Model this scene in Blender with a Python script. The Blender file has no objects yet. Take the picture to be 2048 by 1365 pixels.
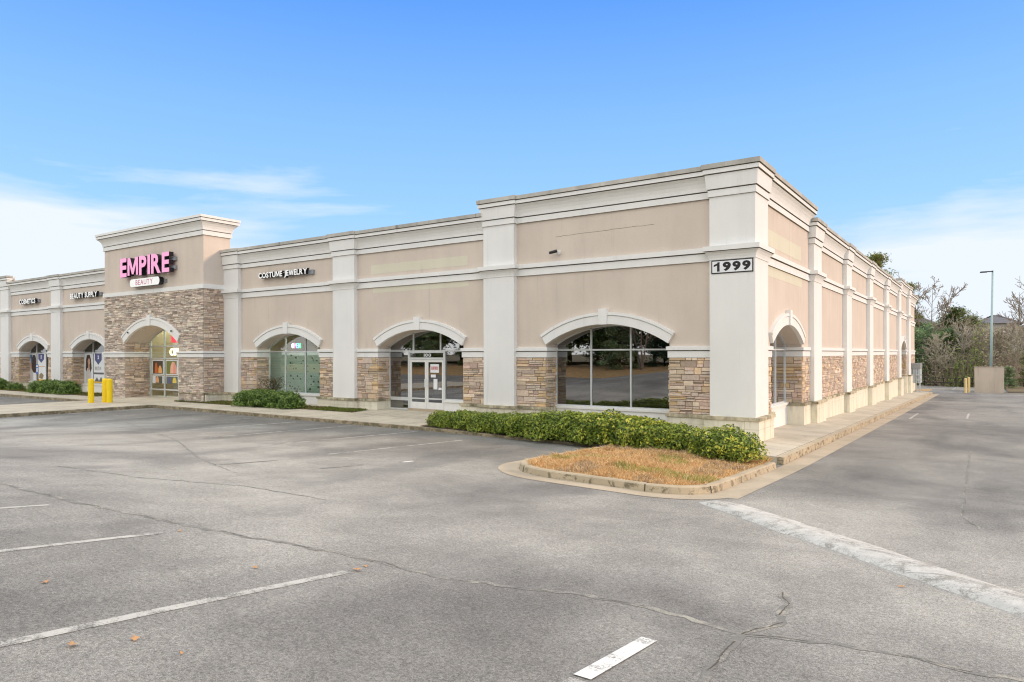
import bpy, math, random
from mathutils import Vector, noise
R=math.radians
random.seed(7)
C=bpy.context.scene.collection
scene=bpy.context.scene

# ------------------------------------------------------------ helpers
def tag(o,label=None,cat=None,group=None,kind=None):
    if label: o['label']=label
    if cat: o['category']=cat
    if group: o['group']=group
    if kind: o['kind']=kind
    return o
def empty(name,loc,label=None,cat=None,group=None,rz=0):
    o=bpy.data.objects.new(name,None); C.objects.link(o); o.location=loc; o.rotation_euler=(0,0,rz)
    o.empty_display_size=.3
    return tag(o,label,cat,group)
class MB:
    def __init__(s): s.v=[]; s.f=[]; s.m=[]; s.c=[]
    def add(s,vs,fs,mi=0,col=(1,1,1)):
        b=len(s.v); s.v.extend(vs)
        for f in fs: s.f.append([b+i for i in f]); s.m.append(mi); s.c.append(col)
    def box(s,a,b,mi=0,col=(1,1,1)):
        x0,y0,z0=a; x1,y1,z1=b
        s.add([(x0,y0,z0),(x1,y0,z0),(x1,y1,z0),(x0,y1,z0),(x0,y0,z1),(x1,y0,z1),(x1,y1,z1),(x0,y1,z1)],
          [(0,3,2,1),(4,5,6,7),(0,1,5,4),(1,2,6,5),(2,3,7,6),(3,0,4,7)],mi,col)
    def obox(s,fr,u0,u1,o0,o1,z0,z1,mi=0,col=(1,1,1)):
        P=fr.P
        s.add([P(u0,o1,z0),P(u1,o1,z0),P(u1,o0,z0),P(u0,o0,z0),P(u0,o1,z1),P(u1,o1,z1),P(u1,o0,z1),P(u0,o0,z1)],
          [(0,3,2,1),(4,5,6,7),(0,1,5,4),(1,2,6,5),(2,3,7,6),(3,0,4,7)],mi,col)
    def tube(s,p0,p1,r0,r1,n=6,mi=0,col=(1,1,1),caps=True):
        p0=Vector(p0); p1=Vector(p1); d=(p1-p0)
        if d.length<1e-6: return
        d.normalize(); a=d.orthogonal().normalized(); b=d.cross(a)
        vs=[]
        for p,r in ((p0,r0),(p1,r1)):
            for i in range(n):
                t=2*math.pi*i/n; vs.append(tuple(p+a*math.cos(t)*r+b*math.sin(t)*r))
        fs=[(i,(i+1)%n,n+(i+1)%n,n+i) for i in range(n)]
        if caps: fs+= [tuple(range(n))[::-1],tuple(range(n,2*n))]
        s.add(vs,fs,mi,col)
    def build(s,name,mats,parent=None,smooth=False,loc=(0,0,0),rz=0):
        me=bpy.data.meshes.new(name); me.from_pydata([tuple(v) for v in s.v],[],s.f)
        if not isinstance(mats,(list,tuple)): mats=[mats]
        for m in mats: me.materials.append(m)
        me.polygons.foreach_set('material_index',s.m)
        if smooth: me.polygons.foreach_set('use_smooth',[True]*len(s.f))
        if any(c!=(1,1,1) for c in s.c):
            at=me.color_attributes.new('Col','FLOAT_COLOR','CORNER'); L=[]
            for f,c in zip(s.f,s.c):
                for _ in f: L.extend((c[0],c[1],c[2],1))
            at.data.foreach_set('color',L)
        me.update()
        o=bpy.data.objects.new(name,me); C.objects.link(o)
        if parent: o.parent=parent
        o.location=loc; o.rotation_euler=(0,0,rz)
        return o
class Fr:
    def __init__(s,O,U,N): s.O=Vector(O); s.U=Vector(U); s.N=Vector(N)
    def P(s,u,o,z): v=s.O+s.U*u+s.N*o; return (v.x,v.y,v.z+z)
    def jambL(s,u): return Fr(s.P(u,0,0),-s.N,s.U)     # low-u jamb, faces +U, local u 0..depth
    def jambR(s,u): return Fr(s.P(u,0,0),s.N,-s.U)     # high-u jamb, local u -depth..0
def ext(mb,fr,u0,u1,prof,m0=0,m1=0,ob=0,mi=0,col=(1,1,1),dirty=0):
    n=len(prof)
    vs=[fr.P(u0-m0*(o-ob),o,z) for o,z in prof]+[fr.P(u1+m1*(o-ob),o,z) for o,z in prof]
    fs=[(i,n+i,n+i+1,i+1) for i in range(n-1)]+[(n-1,2*n-1,n,0)]
    fs+=[tuple(range(n)),tuple(range(n,2*n))[::-1]]
    mb.add(vs,fs,mi,col)
    if n>5:
        k0=len(mb.m)-len(fs); ztop=prof[-1][1]
        for i in range(n-1):
            dz=abs(prof[i+1][1]-prof[i][1])
            if dz<=.022 and prof[i][1]<ztop-.03 and (prof[i+1][0]!=prof[i][0] or dz>.009): mb.m[k0+i]=2  # undersides and grooves get the dark grime and painted shade
    if dirty:
        k0=len(mb.m)-len(fs)
        for i in range(n-1):
            if prof[i][1]>prof[-1][1]-dirty and mb.m[k0+i]!=2: mb.m[k0+i]=1
def wrap(mb,fr,u0,u1,prof,ob,l=1,r=1,dirty=0):
    # front run plus the returns along both flanks back to the wall
    ext(mb,fr,u0,u1,prof,l,r,ob,dirty=dirty)
    pr=[(o-ob,z) for o,z in prof]; pr=[p if p[0]>-.2 else (-.03,p[1]-.004) for p in pr]
    if r:
        j=Fr(fr.P(u1,ob,0),-fr.N,fr.U); ext(mb,j,0,ob+.02,pr,1,0,dirty=dirty)
    if l:
        j=Fr(fr.P(u0,ob,0),fr.N,-fr.U); ext(mb,j,-ob-.02,0,pr,0,1,dirty=dirty)

# ------------------------------------------------------------ materials
def newmat(name):
    m=bpy.data.materials.new(name); m.use_nodes=True; nt=m.node_tree
    b=nt.nodes['Principled BSDF']; return m,nt,b
def N(nt,t,**k):
    n=nt.nodes.new(t)
    for a,v in k.items():
        if a in n.inputs: n.inputs[a].default_value=v
        else: setattr(n,a,v)
    return n
def ramp(nt,fac,stops,interp='LINEAR'):
    r=nt.nodes.new('ShaderNodeValToRGB'); r.color_ramp.interpolation=interp
    e=r.color_ramp.elements
    while len(e)<len(stops): e.new(.5)
    for x,(p,c) in zip(e,stops):
        x.position=p; x.color=(c,c,c,1) if isinstance(c,(int,float)) else (*c,1)
    nt.links.new(fac,r.inputs[0]); return r.outputs[0]
def mix(nt,fac,a,b,mode='MIX'):
    m=nt.nodes.new('ShaderNodeMix'); m.data_type='RGBA'; m.blend_type=mode
    for s,v in ((m.inputs[0],fac),(m.inputs[6],a),(m.inputs[7],b)):
        if isinstance(v,(int,float)): s.default_value=v
        elif isinstance(v,tuple): s.default_value=(*v,1)
        else: nt.links.new(v,s)
    return m.outputs[2]
def coord(nt,scale=(1,1,1),loc=(0,0,0),rot=(0,0,0)):
    g=nt.nodes.new('ShaderNodeNewGeometry'); m=nt.nodes.new('ShaderNodeMapping')
    m.inputs['Scale'].default_value=scale; m.inputs['Location'].default_value=loc; m.inputs['Rotation'].default_value=rot
    nt.links.new(g.outputs['Position'],m.inputs[0]); return m.outputs[0]
def noi(nt,vec,scale,detail=4,rough=.55,dist=0):
    n=N(nt,'ShaderNodeTexNoise',Scale=scale,Detail=detail,Roughness=rough,Distortion=dist); nt.links.new(vec,n.inputs['Vector']); return n.outputs['Fac']
def bump(nt,b,h,strength=.3,dist=.02):
    n=N(nt,'ShaderNodeBump',Strength=strength,Distance=dist); nt.links.new(h,n.inputs['Height']); nt.links.new(n.outputs[0],b.inputs['Normal'])
def math_(nt,op,a,b=0,clamp=False):
    m=nt.nodes.new('ShaderNodeMath'); m.operation=op; m.use_clamp=clamp
    for s,v in ((m.inputs[0],a),(m.inputs[1],b)):
        if isinstance(v,(int,float)): s.default_value=v
        else: nt.links.new(v,s)
    return m.outputs[0]
def plain(name,col,rough=.6,metal=0,emit=0,var=.08,nscale=6):
    m,nt,b=newmat(name)
    v=noi(nt,coord(nt),nscale,3)
    c=mix(nt,ramp(nt,v,[(.3,1-var),(.7,1)]),(0,0,0),col,'MIX') if False else mix(nt,1.0,ramp(nt,v,[(.3,1-var),(.7,1.0)]),col,'MULTIPLY')
    nt.links.new(c,b.inputs['Base Color']); b.inputs['Roughness'].default_value=rough; b.inputs['Metallic'].default_value=metal
    if emit: b.inputs['Emission Color'].default_value=(*col,1); b.inputs['Emission Strength'].default_value=emit
    return m
def stucco(name,col,dirt=.12,streak=.1,grain=.12):
    m,nt,b=newmat(name)
    p=coord(nt); ps=coord(nt,(1.0,1.0,.16)); pf=coord(nt,(1,1,1))
    big=ramp(nt,noi(nt,p,.55,5,.6),[(.3,1-dirt),(.7,1.0)])
    st=ramp(nt,noi(nt,ps,1.3,3,.5,.8),[(.32,1-streak),(.6,1.0)])
    dr=ramp(nt,noi(nt,coord(nt,(1.9,1.9,.13)),1.9,4,.6,.3),[(.60,1.0),(.74,1-streak*2.6)])
    st=mix(nt,1.0,st,dr,'MULTIPLY')
    gr=ramp(nt,noi(nt,pf,42,2,.7),[(.3,1-grain),(.7,1.0)])
    c=mix(nt,1.0,big,col,'MULTIPLY'); c=mix(nt,1.0,c,st,'MULTIPLY'); c=mix(nt,1.0,c,gr,'MULTIPLY')
    nt.links.new(c,b.inputs['Base Color']); b.inputs['Roughness'].default_value=.9
    b.inputs['Specular IOR Level'].default_value=.25
    bump(nt,b,noi(nt,pf,60,3,.7),.35,.012)
    return m
def vcol(name,rough=.85,spec=.3,bumps=None,trans=0,mult=1.0,var=.25,nscale=9):
    m,nt,b=newmat(name)
    a=nt.nodes.new('ShaderNodeVertexColor'); a.layer_name='Col'
    v=ramp(nt,noi(nt,coord(nt),nscale,4),[(.3,1-var),(.7,1.0)])
    c=mix(nt,1.0,a.outputs[0],v,'MULTIPLY')
    nt.links.new(c,b.inputs['Base Color']); b.inputs['Roughness'].default_value=rough; b.inputs['Specular IOR Level'].default_value=spec
    if bumps: bump(nt,b,noi(nt,coord(nt),bumps[0],4,.65),bumps[1],bumps[2])
    if trans:
        t=nt.nodes.new('ShaderNodeBsdfTranslucent'); nt.links.new(c,t.inputs[0])
        x=nt.nodes.new('ShaderNodeMixShader'); x.inputs[0].default_value=trans
        nt.links.new(b.outputs[0],x.inputs[1]); nt.links.new(t.outputs[0],x.inputs[2])
        nt.links.new(x.outputs[0],nt.nodes['Material Output'].inputs[0])
    return m
M={}
M['beige']=stucco('beige_stucco',(.73,.635,.55),.09,.055,.10)
M['trim']=stucco('offwhite_trim',(.87,.865,.845),.06,.035,.07)
M['capdirt']=stucco('weathered_parapet_cap',(.66,.635,.58),.32,.22,.12)
M['ledge']=plain('ledge_grime_and_shade',(.24,.215,.145),.95,0,0,.35,3)  # olive grime colour that also paints in the shade under ledges
M['patch']=stucco('patched_paint',(.76,.72,.58),.08,.03)
M['stone']=vcol('ledge_stone',.9,.2,(14,.5,.02),0,1,.22,11)
M['mortar']=plain('stone_mortar',(.27,.21,.155),.95)
# painted block base with stains
def mk_base():
    m,nt,b=newmat('painted_block_base'); p=coord(nt)
    st=ramp(nt,noi(nt,coord(nt,(2.5,2.5,.5)),1.5,5,.65,.3),[(.28,.72),(.5,1.0)])
    c=mix(nt,1.0,st,(.78,.73,.60),'MULTIPLY')
    g=ramp(nt,noi(nt,p,1.1,4,.6),[(.55,0),(.75,.35)])
    c=mix(nt,g,c,(.42,.46,.24))
    nt.links.new(c,b.inputs['Base Color']); b.inputs['Roughness'].default_value=.8; bump(nt,b,noi(nt,p,25,3),.2,.01); return m
M['base']=mk_base()
def mk_cap():
    m,nt,b=newmat('weathered_cap'); p=coord(nt)
    f=ramp(nt,noi(nt,coord(nt,(1.3,1.3,.6)),1.6,6,.7,.5),[(.4,0),(.62,1)])
    c=mix(nt,f,(.60,.53,.38),(.16,.145,.09))
    nt.links.new(c,b.inputs['Base Color']); b.inputs['Roughness'].default_value=.9; return m
M['cap']=mk_cap()
M['joint2']=plain('block_joint',(.50,.46,.34),.9)
M['joint']=plain('dark_joint',(.10,.09,.07),.9)
M['alu']=plain('pale_aluminium',(.72,.75,.76),.35,.25)
M['white']=plain('white_paint',(.82,.82,.80),.4)
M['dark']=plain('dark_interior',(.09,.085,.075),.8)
M['floor_in']=plain('interior_floor',(.20,.16,.13),.5,0,0,.3,2)
M['black']=plain('black_metal',(.012,.012,.014),.35,.0)
M['raceway']=plain('grey_raceway',(.30,.32,.36),.4,.2)
M['pink']=plain('pink_face',(.86,.33,.60),.3,0,.12)
M['pinkdim']=plain('pink_letter_face',(.60,.10,.26),.4)
M['signwhite']=plain('white_face',(.88,.88,.87),.3,0,.08)
M['yellow']=plain('yellow_bollard_paint',(.98,.70,.008),.45)
M['paleyellow']=plain('faded_yellow_paint',(.78,.58,.25),.6)
M['galv']=plain('galvanised_grey',(.50,.56,.60),.45,.3)
M['bluesign']=plain('blue_sign_face',(.03,.13,.45),.4)
M['blacktrim']=plain('black_sign_lettering',(.012,.01,.012),.5)
M['paper']=plain('paper_white',(.85,.87,.9),.6)
def mk_glass(name,tint,opac,refl=1.0):
    m,nt,b=newmat(name)
    nt.nodes.remove(b)
    fr=N(nt,'ShaderNodeFresnel',IOR=1.5)
    tr=nt.nodes.new('ShaderNodeBsdfTransparent'); tr.inputs[0].default_value=(*tint,1)
    gl=nt.nodes.new('ShaderNodeBsdfGlossy'); gl.inputs['Roughness'].default_value=.006; gl.inputs[0].default_value=(.95,.97,1,1)
    # faint waviness of float glass
    n=N(nt,'ShaderNodeBump',Strength=.03,Distance=.02); nt.links.new(noi(nt,coord(nt),.9,2),n.inputs['Height']); nt.links.new(n.outputs[0],gl.inputs['Normal'])
    f=math_(nt,'MULTIPLY_ADD',fr.outputs[0],refl); 
    fn=f.node; fn.inputs[2].default_value=opac; fn.use_clamp=True
    x=nt.nodes.new('ShaderNodeMixShader'); nt.links.new(f,x.inputs[0]); nt.links.new(tr.outputs[0],x.inputs[1]); nt.links.new(gl.outputs[0],x.inputs[2])
    nt.links.new(x.outputs[0],nt.nodes['Material Output'].inputs[0]); return m
M['glass_dark']=mk_glass('tinted_glass',(.42,.44,.43),.20,2.0)
M['glass_clear']=mk_glass('green_tint_glass',(.72,.86,.80),.06,1.3)

def mk_asphalt(name,shift=0):
    m,nt,b=newmat(name)
    p=coord(nt,loc=(shift,shift,0)); ps=coord(nt,(.18,1.0,1.0),loc=(shift,0,0)); 
    big=noi(nt,p,.16,6,.62,.6); med=noi(nt,p,.9,5,.6,.4); fine=noi(nt,p,38,3,.8); grit=noi(nt,p,140,2,.9)
    base=ramp(nt,big,[(.30,(.20,.192,.175)),(.45,(.27,.26,.237)),(.60,(.35,.338,.305)),(.72,(.29,.28,.255))])
    c=mix(nt,1.0,base,ramp(nt,med,[(.3,.82),(.7,1.08)]),'MULTIPLY')
    sp0=nt.nodes.new('ShaderNodeSeparateXYZ'); nt.links.new(p,sp0.inputs[0])
    yy=math_(nt,'ADD',sp0.outputs[1],math_(nt,'MULTIPLY',math_(nt,'SUBTRACT',noi(nt,p,.35,4,.6),.5),7))
    lane=ramp(nt,math_(nt,'DIVIDE',yy,20),[(.14,.90),(.36,1.24),(.60,1.24),(.74,.90),(.90,.70),(1.0,.88)])
    c=mix(nt,1.0,c,lane,'MULTIPLY')
    # dark oily streaks along the stalls
    st=ramp(nt,noi(nt,coord(nt,(.34,.10,1)),1.3,4,.55,.2),[(.50,0),(.66,.75)])
    c=mix(nt,st,c,mix(nt,1.0,c,(.60,.60,.62),'MULTIPLY'))
    c=mix(nt,1.0,c,ramp(nt,fine,[(.34,.62),(.5,1.0),(.66,1.34)]),'MULTIPLY')
    c=mix(nt,1.0,c,ramp(nt,noi(nt,p,15,3,.7),[(.36,.92),(.64,1.07)]),'MULTIPLY')
    c=mix(nt,1.0,c,ramp(nt,grit,[(.36,.50),(.52,1.0),(.66,1.6)]),'MULTIPLY')
    v=N(nt,'ShaderNodeTexVoronoi',Scale=55); nt.links.new(p,v.inputs['Vector'])
    sp=ramp(nt,v.outputs['Distance'],[(.10,1),(.2,0)]); 
    vc=N(nt,'ShaderNodeSeparateColor'); nt.links.new(v.outputs['Color'],vc.inputs[0])
    sel=ramp(nt,vc.outputs[0],[(.86,0),(.88,.8)])
    c=mix(nt,math_(nt,'MULTIPLY',sp,sel),c,(.55,.52,.46))
    nt.links.new(c,b.inputs['Base Color']); b.inputs['Roughness'].default_value=.82; b.inputs['Specular IOR Level'].default_value=.35
    bump(nt,b,math_(nt,'ADD',fine,math_(nt,'MULTIPLY',grit,.6)),.5,.012)
    return m
M['asphalt']=mk_asphalt('asphalt')
def mk_paint(name,wear,col=(.74,.73,.68)):
    m,nt,b=newmat(name); p=coord(nt)
    f=ramp(nt,math_(nt,'ADD',math_(nt,'MULTIPLY',noi(nt,p,4,4,.6),.5),math_(nt,'MULTIPLY',noi(nt,p,60,3,.8),.5)),[(wear-.05,0),(wear+.05,1)])
    a=ramp(nt,noi(nt,p,38,3,.8),[(.25,.72),(.5,1.0),(.8,1.28)])
    c=mix(nt,f,mix(nt,1.0,a,(.20,.193,.175),'MULTIPLY'),col)
    nt.links.new(c,b.inputs['Base Color']); b.inputs['Roughness'].default_value=.8; bump(nt,b,noi(nt,p,90,2,.8),.35,.01); return m  # bright overhead stop lies out of view, added to light the ground
M['line_worn']=mk_paint('worn_line_paint',.468,(.55,.54,.49)); M['line_faint']=mk_paint('faint_line_paint',.55,(.45,.44,.40)); M['line_new']=mk_paint('fresh_line_paint',.42,(.78,.78,.74))
M['line_far']=mk_paint('stall_line_paint',.50,(.54,.53,.49))
def mk_hump():
    m,nt,b=newmat('white_berm_paint'); p=coord(nt)
    f=ramp(nt,math_(nt,'ADD',math_(nt,'MULTIPLY',noi(nt,p,2.2,6,.75,1.2),.55),math_(nt,'MULTIPLY',noi(nt,p,45,4,.8),.45)),[(.43,0),(.50,1)])
    g=ramp(nt,noi(nt,p,7,5,.7),[(.35,.80),(.65,1.0)])
    c=mix(nt,f,(.30,.285,.25),mix(nt,1.0,g,(.64,.625,.58),'MULTIPLY'))
    sc=ramp(nt,noi(nt,coord(nt,(.6,6,1),rot=(0,0,R(25))),1.6,4,.6,.6),[(.60,0),(.68,.7)])
    c=mix(nt,sc,c,(.22,.21,.19))
    nt.links.new(c,b.inputs['Base Color']); b.inputs['Roughness'].default_value=.8; bump(nt,b,noi(nt,p,60,3,.8),.4,.012); return m
M['hump']=mk_hump()
def mk_conc(name,col,joint=None):
    m,nt,b=newmat(name); p=coord(nt)
    c=mix(nt,1.0,ramp(nt,noi(nt,p,.7,6,.65,.3),[(.3,.74),(.55,1.0),(.75,1.08)]),col,'MULTIPLY')
    c=mix(nt,1.0,c,ramp(nt,noi(nt,p,30,3,.7),[(.3,.86),(.7,1.05)]),'MULTIPLY')
    d=ramp(nt,noi(nt,coord(nt,(1,1,1)),2.2,6,.75,.5),[(.60,0),(.72,.45)])
    c=mix(nt,d,c,(.20,.165,.12))
    nt.links.new(c,b.inputs['Base Color']); b.inputs['Roughness'].default_value=.88; bump(nt,b,noi(nt,p,45,3,.7),.25,.01); return m
M['conc']=mk_conc('sidewalk_concrete',(.58,.52,.415)); 
M['gutter']=mk_conc('gutter_concrete',(.50,.42,.31))
def mk_curb():
    m,nt,b=newmat('kerb_concrete'); p=coord(nt)
    c=mix(nt,1.0,ramp(nt,noi(nt,p,1.2,5,.6),[(.3,.8),(.7,1.05)]),(.42,.34,.23),'MULTIPLY')
    d=ramp(nt,noi(nt,p,5,7,.75,.4),[(.44,0),(.56,.9)])
    c=mix(nt,d,c,(.15,.13,.075))
    nt.links.new(c,b.inputs['Base Color']); b.inputs['Roughness'].default_value=.9; bump(nt,b,noi(nt,p,35,3,.7),.35,.01); return m
M['curb']=mk_curb()
def mk_curb_clean():
    m,nt,b=newmat('kerb_concrete_clean'); p=coord(nt)
    c=mix(nt,1.0,ramp(nt,noi(nt,p,1.2,5,.6),[(.3,.8),(.7,1.05)]),(.52,.43,.30),'MULTIPLY')
    g=nt.nodes.new('ShaderNodeNewGeometry'); sx=nt.nodes.new('ShaderNodeSeparateXYZ'); nt.links.new(g.outputs['Normal'],sx.inputs[0])
    side=ramp(nt,sx.outputs[2],[(.3,1),(.8,.15)])
    d=math_(nt,'MULTIPLY',ramp(nt,noi(nt,p,4.5,7,.75,.6),[(.50,0),(.58,.85)]),side)
    c=mix(nt,d,c,(.14,.12,.075))
    nt.links.new(c,b.inputs['Base Color']); b.inputs['Roughness'].default_value=.9; bump(nt,b,noi(nt,p,35,3,.7),.35,.01); return m
M['curb2']=mk_curb_clean()
M['soil']=mk_conc('bed_soil',(.16,.11,.065))
M['leaf']=vcol('shrub_leaf',.42,.45,None,.38,1,.2,5)
M['leaf2']=vcol('tree_leaf',.7,.2,None,.25,1,.25,.6)
M['blade']=vcol('grass_blade',.8,.15,None,.30,1,.2,2)
M['bark']=vcol('bark',.9,.1,(6,.5,.05),0,1,.3,4)
M['roof']=plain('grey_shingle',(.16,.155,.165),.9,0,0,.25,1.5)
M['siding']=plain('pale_siding',(.40,.38,.35),.8)
M['grassland']=None
def mk_ground():
    m,nt,b=newmat('woodland_floor'); p=coord(nt)
    c=ramp(nt,noi(nt,p,.35,6,.65),[(.3,(.075,.060,.032)),(.5,(.16,.115,.06)),(.65,(.13,.14,.045)),(.8,(.24,.17,.09))])
    nt.links.new(c,b.inputs['Base Color']); b.inputs['Roughness'].default_value=.95; return m
M['grassland']=mk_ground()
def mk_bank():
    m,nt,b=newmat('dry_grass_bank'); p=coord(nt)
    c=ramp(nt,noi(nt,p,2.5,6,.7),[(.3,(.30,.19,.09)),(.5,(.48,.31,.14)),(.7,(.60,.42,.20))])
    nt.links.new(c,b.inputs['Base Color']); b.inputs['Roughness'].default_value=.95; bump(nt,b,noi(nt,p,14,4,.8),.6,.05); return m
M['bank']=mk_bank()

# ------------------------------------------------------------ ground shape
def lerp_tab(x,t):
    if x<=t[0][0]: return t[0][1]
    for (a,b),(c,d) in zip(t,t[1:]):
        if x<=c: return b+(d-b)*(x-a)/(c-a)
    return t[-1][1]
FT=[(-70,-.21),(-31,-.21),(-16,-.27),(-10,-.34),(-4.3,-.47),(2,-.50),(40,-.6)]
def G(x,y):
    F=lerp_tab(x,FT)
    if y>=18.3: return F-.0172*(min(y,100)-18.3)
    s=min(1,max(0,(x+34)/18)); s=s*s*(3-2*s)
    if y>12: h=.035*(18.3-y)
    elif y>4:
        d=12-y; h=.2205+.035*d+.0045*d*d
    elif y>-10:
        d=4-y; h=.7885+.107*d-.0038*d*d
    else: h=1.54
    return F+h*s
def sheet(name,xs,ys,zf,mat,smooth=True):
    mb=MB(); nx=len(xs)
    mb.v=[(x,y,zf(x,y)) for y in ys for x in xs]
    for j in range(len(ys)-1):
        for i in range(nx-1):
            mb.f.append([j*nx+i,j*nx+i+1,(j+1)*nx+i+1,(j+1)*nx+i]); mb.m.append(0); mb.c.append((1,1,1))
    return tag(mb.build(name,mat,smooth=smooth),kind='structure')
def fr_(a,b,st):
    n=max(1,round((b-a)/st)); return [a+(b-a)*i/n for i in range(n+1)]
xs=fr_(-95,-36,3)+fr_(-35,8,.5)+fr_(9,45,3); ys=fr_(-22,-11,1)+fr_(-10,22,.5)+fr_(23,104,1.5)
sheet('parking_lot',xs,ys,G,M['asphalt'])
def gz(x,y):
    # wooded floor falling away behind the lot; bank behind the camera
    if y<-43: return 1.2
    if y>103: return -2.0-.05*min(60,(y-103))
    return -2.6
gx=fr_(-900,-100,160)+fr_(-90,50,5)+fr_(60,900,160); gy=fr_(-900,-100,160)+fr_(-90,-54,6)+[-46,-43.1,-42.9]+fr_(-36,100,8)+[103,106]+fr_(110,180,6)+fr_(220,1200,160)
sheet('ground',gx,gy,gz,M['grassland'])
# dry grass bank behind the viewer (seen mirrored in the shop windows)
sheet('grass_bank',fr_(-95,45,2),fr_(-44,-21.5,1.2),lambda x,y:G(x,-21.9)-.06+min(1.1,(-21.5-y)*.14)+.12*noise.noise(Vector((x*.4,y*.4,0))),M['bank'])

def strip(name,pts,w,mat,dz=.004,seg=.6,jit=0):
    """flat marking that follows the lot; pts = centre line"""
    P=[]
    for (a,b) in zip(pts,pts[1:]):
        a=Vector(a);b=Vector(b);n=max(1,int((b-a).length/seg))
        for i in range(n): P.append(a+(b-a)*i/n)
    P.append(Vector(pts[-1]))
    mb=MB(); vs=[]
    for i,p in enumerate(P):
        d=(P[min(i+1,len(P)-1)]-P[max(i-1,0)]).normalized(); nrm=Vector((-d.y,d.x))
        ww=w*(1+jit*(random.random()-.5)*2); off=nrm*(jit*w*(random.random()-.5)*1.5)
        for s in (-1,1):
            q=p+off+nrm*s*ww/2; vs.append((q.x,q.y,G(q.x,q.y)+dz))
    mb.add(vs,[(2*i,2*i+1,2*i+3,2*i+2) for i in range(len(P)-1)])
    return tag(mb.build(name,mat),kind='structure')
for x,y0,y1,m,w in ((-10.14,4.09,-6,'line_worn',.10),(-7.79,4.31,-6,'line_worn',.10),(-5.2,4.72,-6,'line_worn',.11),(-2.17,3.9,-6,'line_worn',.11)):
    strip('parking_line',[(x,y1),(x,y0)],w,M[m])
strip('parking_line',[(-2.165,3.95),(-2.155,5.0)],.13,M['line_new'],.008)
for a,b,m in (((-13.45,11.6),(-13.36,16.8),'line_far'),((-16.05,11.4),(-16.2,17.9),'line_far'),((-19.0,11.5),(-19.5,17.9),'line_far'),((-22.0,12.4),(-22.3,17.6),'line_worn'),((-24.9,12.2),(-25.1,17.9),'line_faint'),((-13.31,8.6),(-13.29,10.0),'line_faint'),
      ((-11.2,11.87),(-11.17,12.2),'line_new'),((-27.9,12.5),(-28,18),'line_faint'),((-30.9,12.5),(-31,18),'line_faint'),((-3.22,39.3),(-3.22,44),'line_worn'),((-.92,41.4),(-.92,46),'line_worn'),((-3.4,93),(-3.4,101.5),'line_worn'),((-11.6,9.8),(-11.5,10.9),'line_faint')):
    strip('parking_line',[a,b],.10,M[m])
# raised white asphalt berm
def berm():
    near=[(-4.28,12.07),(-3.73,11.6),(-2.65,10.62),(-1.43,9.58),(-.58,8.78),(.26,8.0),(1.6,6.8),(3.0,5.6)]
    far=[(-4.18,12.36),(-3.50,12.32),(-2.5,11.5),(-1.25,10.45),(-.35,9.58),(.45,8.80),(1.8,7.6),(3.2,6.4)]
    mb=MB(); ns=70; nc=9; vs=[]
    def at(L,t):
        t*=len(L)-1; i=min(int(t),len(L)-2); f=t-i; return Vector(L[i])*(1-f)+Vector(L[i+1])*f
    for i in range(ns+1):
        t=i/ns; a=at(near,t); b=at(far,t); e=min(1,i/4)
        for k in range(nc+1):
            q=k/nc; p=a+(b-a)*q
            if k in(0,): p+=Vector((random.uniform(-.02,.02),random.uniform(-.02,.02)))
            z=G(p.x,p.y)+.002+ .07*e*math.sin(math.pi*min(1,q*1.0))**.6+ (.01*noise.noise(Vector((p.x*5,p.y*5,0))))
            if k in(0,nc): z=G(p.x,p.y)-.02
            vs.append((p.x,p.y,z))
    w=nc+1
    mb.add(vs,[(i*w+k,(i+1)*w+k,(i+1)*w+k+1,i*w+k+1) for i in range(ns) for k in range(nc)])
    tag(mb.build('painted_berm',M['hump'],smooth=True),'long low white painted asphalt berm, worn and scuffed, crossing the lot from the island corner','berm')
berm()
# scuff arcs
for pts in ([(-1.75,10.15),(-1.45,10.4),(-1.25,10.5)],):
    pass
# cracks filled with pale grit
M['grit']=mk_paint('crack_grit',.535,(.42,.395,.33)); M['crack']=plain('crack_dark',(.11,.095,.07),.95)
def wob(pts,amp,st):
    out=[]
    for a,b in zip(pts,pts[1:]):
        a=Vector(a);b=Vector(b);n=max(1,int((b-a).length/st))
        for i in range(n):
            p=a+(b-a)*i/n; out.append((p.x+random.uniform(-amp,amp),p.y+random.uniform(-amp,amp)))
    out.append(tuple(pts[-1])); return out
CR=[[(-12.5,4.37),(-10.1,4.45),(-7.35,4.87),(-5.73,5.24),(-4.36,5.28),(-3.91,5.49),(-3.17,5.75),(-2.51,5.84),(-1.62,5.67),(-1.21,5.89),(-.73,6.03),(-.24,6.0),(.9,6.1)],
    [(-1.71,7.3),(-1.53,6.69),(-1.5,6.22),(-1.62,5.67),(-1.63,5.06),(-1.53,4.45),(-1.6,3.6)],
    [(-.48,26),(-.45,20.86),(-.41,16.9),(-.38,14.0),(-.12,12.78)],[(-30,14.5),(-24,12.6),(-19,10.9),(-14.6,8.9),(-12.0,8.1)],
    [(-14.5,6.0),(-12.3,6.4),(-10.5,7.2),(-8.6,7.4)]]
for k,c in enumerate(CR):
    w_=wob(c,.035,.16)
    strip('asphalt_crack',w_,.075 if k<2 else .03,M['grit'],.003,.08,.35)
    i=0
    while i<len(w_)-3:
        j=min(len(w_)-1,i+random.randint(2,6 if k in (1,2) else 3)); strip('asphalt_crack',w_[i:j+1],.006 if k!=1 else .009,M['crack'],.006,.03,.7); i=j+random.randint(0 if k==1 else 2,2 if k==1 else 7)

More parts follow.
